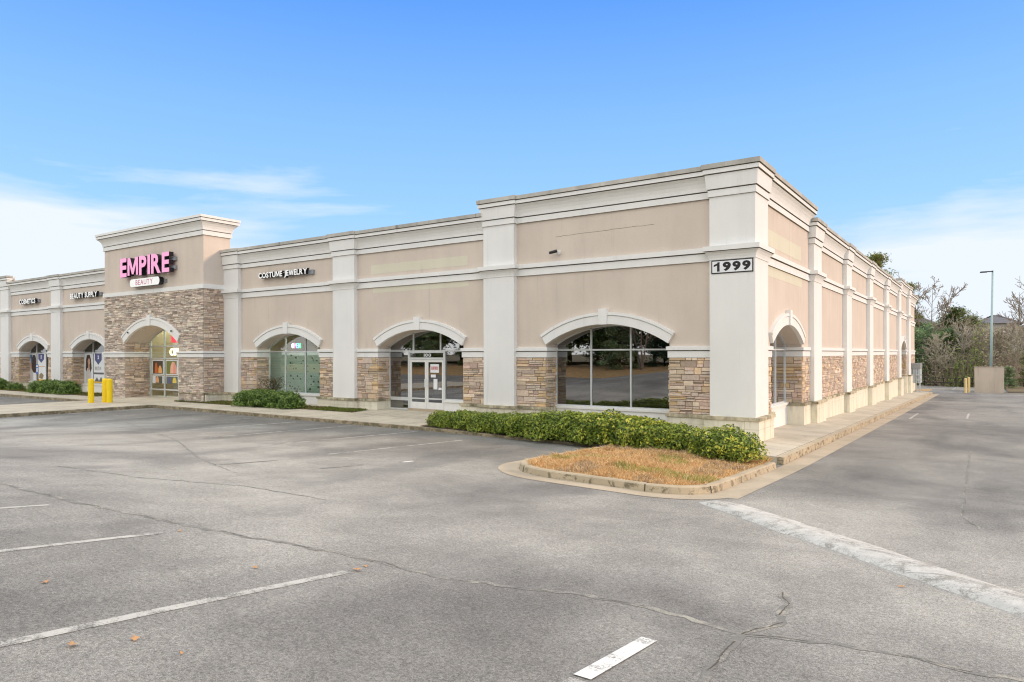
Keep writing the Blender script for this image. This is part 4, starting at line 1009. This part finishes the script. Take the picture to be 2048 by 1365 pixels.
# utility cabinet, screen wall, pole, rail fence
r=empty('utility_cabinet',(-5.35,74,-1.2),'grey blue electrical meter cabinet on legs at the far end of the side wall','cabinet')
mb=MB(); mb.box((-5.95,73.0,.95),(-5.15,75.4,1.45)); part(mb,'head',[plain('dull_grey_metal',(.30,.32,.33),.5,.3)],r)
mb=MB()
for k in range(4): mb.box((-5.93+k*.2,73.02+k*.02,-.35),(-5.77+k*.2,75.3,.94))
for k in range(3): mb.box((-5.76+k*.2,73.2,-.2),(-5.74+k*.2,75.2,.9))
for z in (.35,-.1): mb.box((-5.5,72.9,z),(-5.0,72.98,z+.12))
part(mb,'meter_panel',[M['galv']],r)
for x in (-5.85,-5.5,-5.2):
    mb=MB(); mb.box((x-.06,73.3,-1.5),(x+.06,73.45,-.36)); part(mb,'leg',[M['galv']],r)
mb=MB(); mb.box((-1.22,85,-2.2),(1.24,85.2,.93)); mb.box((-1.20,85.2,-2.2),(-1.0,89.5,.928)); mb.box((1.02,85.2,-2.2),(1.22,89.5,.928)); mb.box((-1.26,84.96,.93),(1.28,85.24,.99))
mb_o=mb.build('screen_wall',stucco('tan_screen_wall',(.60,.52,.43))); tag(mb_o,'tan stucco enclosure wall at the end of the side road','wall')
r=empty('light_pole',(.22,92,-2),'tall pale blue green light pole with one black lamp arm behind the tan enclosure wall','lamp post')
mb=MB(); mb.tube((.12,92,-2.2),(.35,92,11.35),.16,.085,12); part(mb,'pole',[plain('pale_green_pole',(.33,.46,.46),.5)],r,True)
mb=MB(); mb.box((-.75,91.85,11.2),(.40,92.15,11.29)); mb.box((-.8,91.8,11.16),(-.15,92.2,11.25)); part(mb,'lamp_head',[M['black']],r)
r=empty('guard_fence',(-5,104,-1.9),'low dark pipe rail fence along the far edge of the lot','fence')
mb=MB()
for z in (-.80,-1.38): mb.tube((-14,104,z),(3.8,104,z),.035,.035,6)
part(mb,'rail',[M['black']],r)
for k in range(9):
    x=-13+k*2.05; mb=MB(); mb.tube((x,104,-2.3),(x,104,-.74),.045,.045,6); part(mb,'post',[M['black']],r)

# ------------------------------------------------------------ plants
def leafblob(seed,rx,ry,rz,n,leaf,pal,tips,core=True,lump=.22):
    rnd=random.Random(seed); mb=MB()
    for i in range(n):
        t=rnd.uniform(0,6.2832); ph=math.acos(rnd.uniform(-.35,1)); d=Vector((math.sin(ph)*math.cos(t),math.sin(ph)*math.sin(t),math.cos(ph)))
        nn=noise.noise(d*2.3+Vector((seed*3.1,0,0)))+.5*noise.noise(d*5+Vector((0,seed,0)))
        k=(1+lump*nn)*(1-.30*rnd.random()**2.2)+(.06*rnd.random() if rnd.random()<.15 else 0)
        sq=1/max(abs(d.x)**3+abs(d.y)**3+abs(d.z)**3,.2)**(1/3); sq=min(sq,1.25)
        p=Vector((d.x*rx,d.y*ry,d.z*rz))*k*sq
        up=(d+Vector((rnd.uniform(-1,1),rnd.uniform(-1,1),rnd.uniform(-.4,1.2)))*.9).normalized()
        a=up.orthogonal().normalized(); b=up.cross(a); an=rnd.uniform(0,6.28); a,b=a*math.cos(an)+b*math.sin(an),b*math.cos(an)-a*math.sin(an)
        s=leaf*rnd.uniform(.7,1.3); c=rnd.choice(pal)
        if k>.98 and rnd.random()<.45: c=rnd.choice(tips)
        g=rnd.uniform(.75,1.25); c=tuple(v*g for v in c)
        bend=up*s*.25
        mb.add([tuple(p-a*s),tuple(p+b*s*.5+bend*.4),tuple(p+a*s),tuple(p-b*s*.5+bend*.4)],[(0,1,2,3)],0,c)
    if core:
        # woody stems
        for i in range(16):
            t=rnd.uniform(0,6.28); q=Vector((math.cos(t)*rx*.7*rnd.random(),math.sin(t)*ry*.7*rnd.random(),rz*rnd.uniform(.3,.8)))
            mb.tube((q.x*.3,q.y*.3,-rz*.5),tuple(q),.012,.006,4,1,(.12,.08,.05),False)
        # inner mass of shaded leaves
        for i in range(n//5):
            d=Vector((rnd.gauss(0,1),rnd.gauss(0,1),rnd.gauss(0,1))).normalized()*rnd.uniform(.35,.72)
            p=Vector((d.x*rx,d.y*ry,d.z*rz if d.z>-.3 else -.3*rz)); a=Vector((rnd.gauss(0,1),rnd.gauss(0,1),rnd.gauss(0,1))).normalized(); b=a.orthogonal().normalized(); s=leaf*2.2
            c=rnd.choice(pal)
            mb.add([tuple(p-a*s),tuple(p+b*s),tuple(p+a*s),tuple(p-b*s)],[(0,1,2,3)],0,c)
    return mb
HG=[(.20,.29,.04),(.27,.37,.05),(.34,.45,.06),(.11,.17,.022),(.08,.13,.02),(.40,.50,.08)]; HT=[(.46,.52,.07),(.56,.58,.09),(.36,.46,.06)]; HY=[(.72,.70,.08),(.62,.66,.08),(.78,.74,.14)]
variants=[leafblob(11+i,.78,.62,.46,4600,.038,HG,HT if i<3 else HY).build('shrub',[M['leaf'],M['bark']]) for i in range(5)]
used=set()
def place(src,name,loc,rz,sc,label,cat,group):
    if src.name in used: o=src.copy(); C.objects.link(o)
    else: o=src; used.add(src.name)
    o.name=name; o.location=loc; o.rotation_euler=(0,0,rz); o.scale=sc; return tag(o,label,cat,group)
HD=[(-15.85,18.9,.75,0,'leftmost low shrub of the front hedge, beside the paved entrance'),(-14.9,18.95,.85,1,'low shrub of the front hedge in front of the third column'),(-13.9,18.9,.85,2,'low shrub of the front hedge just right of the third column'),
 (-12.95,18.85,.9,0,'mid green hedge shrub below the left edge of the big dark window'),(-12.0,18.75,1.05,1,'dense green hedge shrub below the left third of the big dark window'),(-11.05,18.7,1.2,2,'tall green hedge shrub below the middle of the big dark window'),
 (-10.1,18.65,1.25,0,'dark leaved hedge shrub behind the left end of the dry island'),(-9.2,18.55,1.25,3,'yellow tipped hedge shrub below the right third of the big dark window'),(-8.35,18.3,1.2,4,'bright yellow green hedge shrub behind the middle of the dry island'),
 (-7.6,18.05,1.1,3,'yellow green hedge shrub in front of the stone panel by the corner column'),(-7.05,18.0,.98,1,'green hedge shrub in front of the corner column'),(-5.42,17.3,1.08,3,'rounded rightmost shrub of the hedge, by the side sidewalk')]
for x,y,s,v,lab in HD:
    z=(Tf(x,y) if x<-9.5 else max(G(x,y)+.13,Tf(x,y)-.05))
    if x>-7.2: z=G(x,y)+.18
    place(variants[v],'shrub',(x,y,z+.24*s),random.uniform(0,6.28) if s<1 else random.uniform(-.5,.5),(s,s*1.0,s*(.98 if s>1 else 1.02)),lab,'shrub','clipped shrubs of the front hedge')
vb=leafblob(31,.9,.55,.35,3200,.034,HG,HG).build('shrub',[M['leaf'],M['bark']])
place(vb,'shrub',(-9.6,20.9,.0),0,(1,.7,1.05),'low dark green shrub against the wall below the right part of the big dark window','shrub','shrubs close to the wall')
place(vb,'shrub',(-11.3,21.0,-.05),2,(.9,.6,.9),'low dark green shrub against the wall below the middle of the big dark window','shrub','shrubs close to the wall')
place(vb,'shrub',(-16.2,20.4,-.05),1,(.5,.7,.8),'small brownish shrub at the wall beside the shop doors','shrub','shrubs close to the wall')
DG=[(.11,.20,.035),(.15,.27,.05),(.19,.32,.05),(.08,.14,.03)]; DT=[(.28,.40,.09),(.34,.46,.11)]
vd=[leafblob(41+i,1.0,.6,.5,4200,.045,DG,DT,lump=.35).build('shrub',[M['leaf'],M['bark']]) for i in range(2)]
for x,y,s,v,lab in ((-28.95,20.5,1.0,0,'dark green shrub below the left part of the window with the coloured OPEN sign'),(-27.7,20.45,1.05,1,'dark green shrub below the middle of the window with the coloured OPEN sign'),(-26.5,20.55,.95,0,'dark green shrub below the right part of the window with the coloured OPEN sign')):
    place(vd[v],'shrub',(x,y,Tf(x,y)+.22*s),random.uniform(-.4,.4),(s,s,s),lab,'shrub','shrubs below the jewelry shop window')
for x,y,s,v,lab in ((-58.9,20.4,1.0,1,'dark green shrub in front of the far left column base'),(-51.2,20.3,.95,0,'dark green shrub right of the nearer blue parking sign'),(-49.6,20.25,1.05,1,'dark green shrub below the woman poster window'),(-47.7,20.3,1.0,0,'dark green shrub below the navy shield poster, behind the bollards'),(-56.2,20.6,.6,0,'small grey green shrub below the far left window')):
    place(vd[v],'shrub',(x,y,Tf(x,y)+.24*s),random.uniform(-.4,.4),(s,s,s*1.05),lab,'shrub','shrubs below the far left windows')
# woody plants
def branch(mb,rnd,p,d,L,r,depth,col,twigmin,spread=.55,up=.12,kids=(3,4),leafcb=None,sides=5):
    n=3; q=p
    for i in range(n):
        d=(d+Vector((rnd.uniform(-1,1),rnd.uniform(-1,1),rnd.uniform(-.3,1)*up*3))*.14).normalized(); nq=q+d*L/n
        mb.tube(tuple(q),tuple(nq),max(r*(1-.28*i/n),twigmin),max(r*(1-.28*(i+1)/n),twigmin),sides if depth>1 else 3,0,col,False); q=nq
        if depth>0 and i>0:
            for _ in range(rnd.randint(*kids)-1):
                a=Vector((rnd.gauss(0,1),rnd.gauss(0,1),rnd.gauss(0,.6)+up)).normalized(); nd=(d+a*spread*1.5).normalized()
                branch(mb,rnd,q,nd,L*rnd.uniform(.45,.68),r*.5,depth-1,col,twigmin,spread,up,kids,leafcb,sides)
    if leafcb: leafcb(mb,rnd,q,depth)
# bare shrub before the jewelry shop window
rnd=random.Random(5); mb=MB()
for k in range(6): branch(mb,rnd,Vector((random.uniform(-.12,.12),random.uniform(-.1,.1),0)),Vector((rnd.uniform(-.7,.7),rnd.uniform(-.4,.4),1)).normalized(),.75,.014,2,(.12,.08,.05),.004,.6,.1,(3,4))
lv=MB()
for i in range(520):
    p=Vector((rnd.gauss(0,.42),rnd.gauss(0,.25),rnd.uniform(.35,1.15))); a=Vector((rnd.gauss(0,1),rnd.gauss(0,1),rnd.gauss(0,1))).normalized(); b=a.orthogonal().normalized(); s=rnd.uniform(.02,.045)
    c=rnd.choice([(.16,.13,.05),(.10,.09,.035),(.22,.15,.07),(.13,.15,.04)]); lv.add([tuple(p-a*s),tuple(p+b*s*.6),tuple(p+a*s),tuple(p-b*s*.6)],[(0,1,2,3)],0,c)
rt=empty('sparse_shrub',(-28.25,20.95,0.1),'sparse brown twiggy shrub rising in front of the window with the coloured OPEN sign','shrub')
for m_,nm,mt_ in ((mb,'stems','bark'),(lv,'leaves','leaf')):
    o=m_.build(nm,M[mt_]); o.parent=rt

# trees -----------------------------------------------------
def bare_tree(seed,h,col,spread=.5,r=.16,depth=4,twig=.022,forks=1):
    rnd=random.Random(seed); mb=MB(); tw=MB()
    for f in range(forks):
        p=Vector((0,0,0)); d=Vector((rnd.uniform(-.12,.12)*forks,rnd.uniform(-.1,.1),1)).normalized(); n=7; rr=r/(forks**.4)
        for i in range(n):
            nd=(d+Vector((rnd.uniform(-.06,.06),rnd.uniform(-.06,.06),.05))).normalized(); q=p+nd*h/n; r1=rr*(1-(i+1)/n*.85)
            mb.tube(tuple(p),tuple(q),rr*(1-i/n*.85),r1,7,0,col,False)
            if i>=2:
                for _ in range(3):
                    a=rnd.uniform(0,6.28); bd=Vector((math.cos(a),math.sin(a),rnd.uniform(.5,1.3))).normalized()
                    branch(tw,rnd,q-nd*rnd.uniform(0,h/n),bd,h*rnd.uniform(.13,.24)*(1-.05*i)*spread*2,r1*.45,depth-2,tuple(c*1.15 for c in col),twig,.5,.15,(2,4))
            p=q;d=nd
    return mb,tw
def pine(seed,h,r,cw,pal,clumps=46,leaf=.2,low=.35,per=70):
    rnd=random.Random(seed); mb=MB(); lv=MB(); col=(.11,.08,.055)
    p=Vector((0,0,0)); n=8
    for i in range(n):
        q=Vector((rnd.uniform(-.08,.08),rnd.uniform(-.08,.08),h*(i+1)/n*.97)); mb.tube(tuple(p),tuple(q),r*(1-i/n*.85),r*(1-(i+1)/n*.85),7,0,col,False); p=q
    for k in range(clumps):
        z=h*(low+(1-low)*rnd.random()**.8); f=1-(z/h-low)/(1-low)*.75; a=rnd.uniform(0,6.28); rad=cw*f*rnd.uniform(.25,1)
        c=Vector((math.cos(a)*rad,math.sin(a)*rad,z)); mb.tube((0,0,z-rad*.35),tuple(c),.05,.02,4,0,col,False)
        s=rnd.uniform(.35,.75)*cw*.42; tone=rnd.uniform(.6,1.3)
        for i in range(per):
            d=Vector((rnd.gauss(0,.5),rnd.gauss(0,.5),rnd.gauss(0,.28)))*s; pp=c+d; aa=Vector((rnd.gauss(0,1),rnd.gauss(0,1),rnd.gauss(.3,.7))).normalized(); b=aa.orthogonal().normalized(); L=leaf*rnd.uniform(.6,1.3)
            cc=tuple(v*tone*rnd.uniform(.8,1.2) for v in rnd.choice(pal))
            lv.add([tuple(pp-b*L*.22),tuple(pp+aa*L),tuple(pp+b*L*.22),tuple(pp-aa*L*.5)],[(0,1,2,3)],0,cc)
    return mb,lv
def mk_tree(nm,parts_,pn=('trunk','crown'),mats=('bark','leaf2')):
    r=bpy.data.objects.new(nm,None); C.objects.link(r); r.empty_display_size=.5
    for m_,n_,mt_ in zip(parts_,pn,mats): o=m_.build(n_,M[mt_]); o.parent=r
    return r
def copy_tree(r):
    c=r.copy(); C.objects.link(c)
    for ch in r.children:
        d=ch.copy(); C.objects.link(d); d.parent=c
    return c
PG=[(.13,.19,.06),(.18,.25,.07),(.23,.29,.08),(.10,.15,.05)]; PO=[(.26,.27,.08),(.34,.30,.11),(.19,.23,.07)]; PB=[(.24,.33,.17),(.30,.39,.21),(.18,.27,.13)]
protos={
 'bareA':mk_tree('bare_tree',bare_tree(3,12.5,(.30,.25,.20),.42,.20,4,.027,3),('trunk','branches'),('bark','bark')),
 'bareB':mk_tree('bare_tree',bare_tree(8,9.0,(.40,.35,.28),.6,.12,4,.030,2),('trunk','branches'),('bark','bark')),
 'bareC':mk_tree('bare_tree',bare_tree(14,8.0,(.44,.39,.30),.7,.10,4,.028,3),('trunk','branches'),('bark','bark')),
 'pineA':mk_tree('pine_tree',pine(21,17,.22,3.2,PO,60,.26,.55,80)),
 'pineB':mk_tree('pine_tree',pine(22,10,.15,3.0,PG,80,.22,.12,90)),
 'everC':mk_tree('evergreen_tree',pine(23,6.0,.10,2.3,PB,80,.20,.02,90)),
}
first={k:True for k in protos}
def tree(k,x,y,z,s,label,grp='trees beyond the lot',rz=None):
    r=protos[k] if first[k] else copy_tree(protos[k]); first[k]=False
    r.location=(x,y,z); r.scale=(s,s,s); r.rotation_euler=(0,0,rz if rz is not None else random.uniform(0,6.28))
    tag(r,label,'tree',grp)
gzb=lambda y:-2.0-.05*(y-103)
TREES=[('bareA',-6.6,112,1.10,'tall bare three stemmed tree just right of the building end'),
('pineA',-11.3,95,.97,'pine with clumped crown rising over the side wall roofline'),
('pineA',-9.3,112,.86,'small pine tip showing over the far end of the roofline'),
('pineB',-3.9,116,1.12,'tallest green pine between the bare three stemmed tree and the light pole'),
('pineB',-2.0,118,1.02,'green pine just left of the light pole'),
('pineB',-5.2,120,1.0,'green pine right behind the bare three stemmed tree'),
('everC',-8.3,107,1.25,'low bushy evergreen touching the far building corner'),
('everC',-5.9,109,1.2,'grey green evergreen behind the pipe rail fence'),
('everC',-4.4,110.5,1.3,'tall grey green evergreen behind the middle of the rail fence'),
('everC',-7.4,111,1.45,'dark green evergreen behind the left end of the rail fence'),
('bareB',-3.4,108,.85,'bare greyish tree behind the middle of the rail fence'),
('bareB',-1.9,109,.72,'bare greyish tree behind the faded bollards'),
('bareC',-5.2,107,.75,'bare brushy tree close behind the rail fence left part'),
('bareC',-.9,110,.85,'bare brushy tree left of the light pole'),
('bareC',.5,109,.84,'bare brown tree right behind the tan enclosure wall'),
('bareB',1.5,112,.86,'bare brown tree right of the light pole'),
('bareA',3.5,113,1.0,'tall bare tree at the right edge of the view'),
('bareC',2.4,108,.86,'bare brushy tree right of the enclosure wall'),
('everC',1.95,100,.42,'small dark evergreen right of the enclosure wall'),
('pineB',3.55,88,.50,'bright green conifer cut by the right edge of the view'),
('bareC',-7.6,116,1.1,'bare brushy tree behind the dark evergreen by the building end'),
('bareC',-2.9,114,1.15,'bare brushy tree between the green pines'),
('bareB',0.1,116,.88,'pinkish bare tree behind the light pole'),
('bareC',1.2,120,.85,'reddish bare tree in front of the hipped roof'),
('bareB',-9.6,112,.9,'bare tree partly behind the building end'),
('bareA',7,116,.9,'bare tree beyond the right edge'),
('pineB',8.5,112,.9,'green pine beyond the right edge'),
]
for k,x,y,s,lab in TREES: tree(k,x,y,gzb(y) if y>103 else (-2.0 if y<96 and x<-9 else -1.85),s,lab)
# woods behind the viewer, mirrored in the glass
for i in range(24):
    tree('pineB',-82+i*4.9+random.uniform(-1,1),-39.5+random.uniform(-1,1),G(-60,-22)+.8,1.7+.4*random.random(),'dark evergreen on the grass bank across the drive','woods across the drive')
for i in range(26):
    x=-84+i*4.6+random.uniform(-1,1); y=-31-4.5*(i%2)+random.uniform(-1,1)
    tree('pineB',x,y,G(x,-22)+.6,1.35+.45*random.random(),'dark evergreen on the grass bank across the drive','woods across the drive')
    tree('everC',x+2.2,y+2.2,G(x,-22)+.6,1.1+.4*random.random(),'low dark evergreen on the grass bank across the drive','woods edge across the drive')
for i in range(5):
    tree('bareA',-70+i*19,-27.5,G(-70+i*19,-22)+.4,.9,'bare tree on the grass bank across the drive','bare trees across the drive')
# brush on the forest edge
rnd=random.Random(77); mb=MB()
for i in range(5200):
    x=rnd.uniform(-13,9); y=rnd.uniform(105,122); z=gzb(y); h=rnd.uniform(1.2,4.8)
    c=rnd.choice([(.36,.29,.23),(.42,.32,.26),(.30,.24,.18),(.50,.42,.35)]); l=rnd.uniform(-.35,.35)*h
    mb.tube((x,y,z-.2),(x+l,y+rnd.uniform(-.4,.4),z+h),.022,.008,3,0,c,False)
tag(mb.build('brush',M['bark']),'thicket of thin bare brown stems at the wood edge','brush',kind='stuff')
mb=MB()
for i in range(42000):
    x=rnd.uniform(-13,9); y=rnd.uniform(105,122); q=noise.noise(Vector((x*.5,y*.3,1))); q2=noise.noise(Vector((x*.25,y*.2,7)))
    z=gzb(y)+min(1.9,abs(rnd.gauss(0,1)))*(1.5+1.6*max(0,q+.25)*2); s=rnd.uniform(.07,.17); a=Vector((rnd.gauss(0,1),rnd.gauss(0,1),rnd.gauss(0,1))).normalized(); b=a.orthogonal().normalized()
    if q2+rnd.uniform(-.15,.15)-(x+2.5)*.03>-.02: c=rnd.choice([(.24,.32,.08),(.19,.27,.07),(.32,.38,.11)])
    else: c=rnd.choice([(.44,.37,.26),(.50,.42,.31),(.34,.36,.15),(.42,.31,.24)])
    mb.add([(x-a.x*s,y-a.y*s,z-a.z*s),(x+b.x*s*.6,y+b.y*s*.6,z+b.z*s*.6),(x+a.x*s,y+a.y*s,z+a.z*s),(x-b.x*s*.6,y-b.y*s*.6,z-b.z*s*.6)],[(0,1,2,3)],0,c)
tag(mb.build('undergrowth',M['leaf2']),'mixed green and brown undergrowth at the wood edge','undergrowth',kind='stuff')
# grassy verge right of enclosure
sheet('grass_verge',fr_(1.6,45,2),fr_(87.5,106,1.5),lambda x,y:G(x,y)+.03+.01*(y-87.5),M['grassland'])
sheet('grass_verge',[-5.9,-5.2,-4.6],fr_(76.2,80,1),lambda x,y:Ts(-5.5,76)+.02,M['bank'])
# houses far behind
def house(x0,x1,y,ze,zr,d,label,hip=4):
    r=empty('house',((x0+x1)/2,y,-5),label,'house','houses beyond the woods')
    mb=MB(); mb.box((x0,y,-6),(x1,y+d,ze)); part(mb,'wall',[M['siding']],r)
    mb=MB(); e=.6; mb.add([(x0-e,y-e,ze),(x1+e,y-e,ze),(x1+e,y+d+e,ze),(x0-e,y+d+e,ze),(x0+hip,y+d/2,zr),(x1-hip,y+d/2,zr)],[(0,1,5,4),(1,2,5),(2,3,4,5),(3,0,4),(0,3,2,1)]); part(mb,'roof',[M['roof']],r)
    mb=MB()
    x=x0+1.5
    while x<x1-2:
        mb.box((x,y-.05,ze-2.2),(x+1.0,y-.01,ze-.8)); x+=3.2
    part(mb,'window',[M['white']],r)
house(-30,-7.6,150,7.6,9.7,12,'long pale house with dark grey roof showing left of the pines')
house(-2.6,4.4,150,7.6,9.35,12,'pale house with dark grey hipped roof behind the light pole')
house(4.6,30,156,6.9,9.2,12,'pale house with long dark roof at the right edge of the view')
# fallen leaves
M['dleaf']=plain('fallen_leaf',(.55,.30,.13),.7)
def leaf(x,y,s,lab,grp='fallen leaves on the asphalt'):
    s*=.62; mb=MB(); rnd=random.Random(int(x*100)); n=9; vs=[(0,0,.012)]
    for i in range(n):
        a=6.2832*i/n; r_=s*(rnd.uniform(.35,.55) if i%2 else rnd.uniform(.8,1.1)); vs.append((r_*math.cos(a),r_*math.sin(a),rnd.uniform(0,.025)))
    mb.add(vs,[(0,i+1,(i+1)%n+1) for i in range(n)]); o=mb.build('fallen_leaf',M['dleaf'],loc=(x,y,G(x,y)+.006)); tag(o,lab,'leaf',grp)
for x,y,s,lab in ((-4.88,2.1,.075,'orange dead leaf below the longest parking line at the lower left'),(-4.73,2.42,.055,'orange dead leaf just right of the lowest leaf pair'),(-5.83,4.13,.05,'curled brown leaf above the longest parking line'),(-6.45,2.57,.06,'orange dead leaf near the left edge of the view'),(-5.17,4.82,.09,'orange leaf litter at the end of the longest parking line'),(-5.24,5.0,.05,'small orange leaf beyond the end of the longest parking line'),(-.78,8.41,.06,'pale brown leaf beside the white berm'),(-7.75,4.49,.05,'brown leaf past the end of the second parking line'),(-4.29,2.49,.03,'tiny orange leaf right of the lower left leaf pair')):
    leaf(x,y,s,lab)

# ------------------------------------------------------------ sky and light
SUN_EL=18; SUN_AZ=62   # azimuth measured from +Y towards +X
w=bpy.data.worlds.new('World'); scene.world=w; w.use_nodes=True; nt=w.node_tree; bg=nt.nodes['Background']
sky=nt.nodes.new('ShaderNodeTexSky'); sky.sky_type='NISHITA'; sky.sun_disc=False; sky.sun_elevation=R(SUN_EL); sky.sun_rotation=R(SUN_AZ); sky.air_density=1.0; sky.dust_density=.6; sky.ozone_density=2.2
tc_=nt.nodes.new('ShaderNodeTexCoord'); sep=nt.nodes.new('ShaderNodeSeparateXYZ'); nt.links.new(tc_.outputs['Generated'],sep.inputs[0])
mp=nt.nodes.new('ShaderNodeMapping'); mp.inputs['Scale'].default_value=(1.0,1.0,6.5); mp.inputs['Rotation'].default_value=(R(5),R(-4),0); mp.inputs['Location'].default_value=(.7,.2,.4); nt.links.new(tc_.outputs['Generated'],mp.inputs[0])
c1=noi(nt,mp.outputs[0],1.7,7,.56,.3)
blue=ramp(nt,sep.outputs[2],[(.0,(3.4,3.9,4.4)),(.10,(2.3,3.4,4.55)),(.20,(1.62,3.0,4.75)),(.31,(1.18,2.5,4.7)),(.45,(.58,1.72,4.5)),(.52,(.60,1.75,4.3)),(.75,(7.2,7.0,6.7))])
sk=mix(nt,.06,blue,sky.outputs[0])
azb=math_(nt,'SUBTRACT',ramp(nt,math_(nt,'ADD',sep.outputs[0],1.0),[(.05,.50),(.22,.42),(.45,.30),(.80,.30),(.97,.50)]),.4)
band=math_(nt,'ADD',ramp(nt,sep.outputs[2],[(.0,.60),(.12,.50),(.2,.32),(.27,.10),(.36,.0)]),azb)
band=math_(nt,'SUBTRACT',band,.06)
cl=ramp(nt,math_(nt,'ADD',c1,band),[(.80,0),(1.02,.95)])
sk=mix(nt,cl,sk,(3.95,4.25,4.6))
# unseen bright cloud added behind the viewer to light front walls and lot
back=ramp(nt,math_(nt,'MULTIPLY_ADD',sep.outputs[1],-.5),[(.5,0),(.85,1)])
back.node.inputs[0].links[0].from_node.inputs[2].default_value=.5
sk=mix(nt,back,sk,(8.1,8.0,7.7))
nt.links.new(sk,bg.inputs[0]); bg.inputs[1].default_value=.10
su=bpy.data.lights.new('sun','SUN'); su.energy=1.1; su.angle=R(8); su.color=(1,.68,.40)
so=bpy.data.objects.new('sun',su); C.objects.link(so)
dv=Vector((math.sin(R(SUN_AZ))*math.cos(R(SUN_EL)),math.cos(R(SUN_AZ))*math.cos(R(SUN_EL)),math.sin(R(SUN_EL))))
so.rotation_euler=dv.to_track_quat('Z','Y').to_euler(); so.location=(20,-5,20)

# ------------------------------------------------------------ camera
cam=bpy.data.cameras.new('camera'); co=bpy.data.objects.new('camera',cam); C.objects.link(co); scene.camera=co
f=1392.97; cam.sensor_width=36; cam.lens=f/2048*36; cam.clip_end=3000; cam.clip_start=.05
cam.shift_y=25.894/2048
from mathutils import Matrix
yaw=R(34.4042); roll=R(-0.1438)
base=Matrix.Rotation(yaw,4,'Z')@Matrix.Rotation(R(90),4,'X')@Matrix.Rotation(roll,4,'Z')
co.matrix_world=Matrix.Translation((0,0,2.4))@base
scene.view_settings.view_transform='Standard'; scene.view_settings.look='None'; scene.view_settings.exposure=1.18; scene.view_settings.gamma=1
scene.render.engine='CYCLES'; scene.cycles.max_bounces=6; scene.cycles.transparent_max_bounces=12; scene.cycles.use_denoising=True; scene.cycles.filter_width=1.15
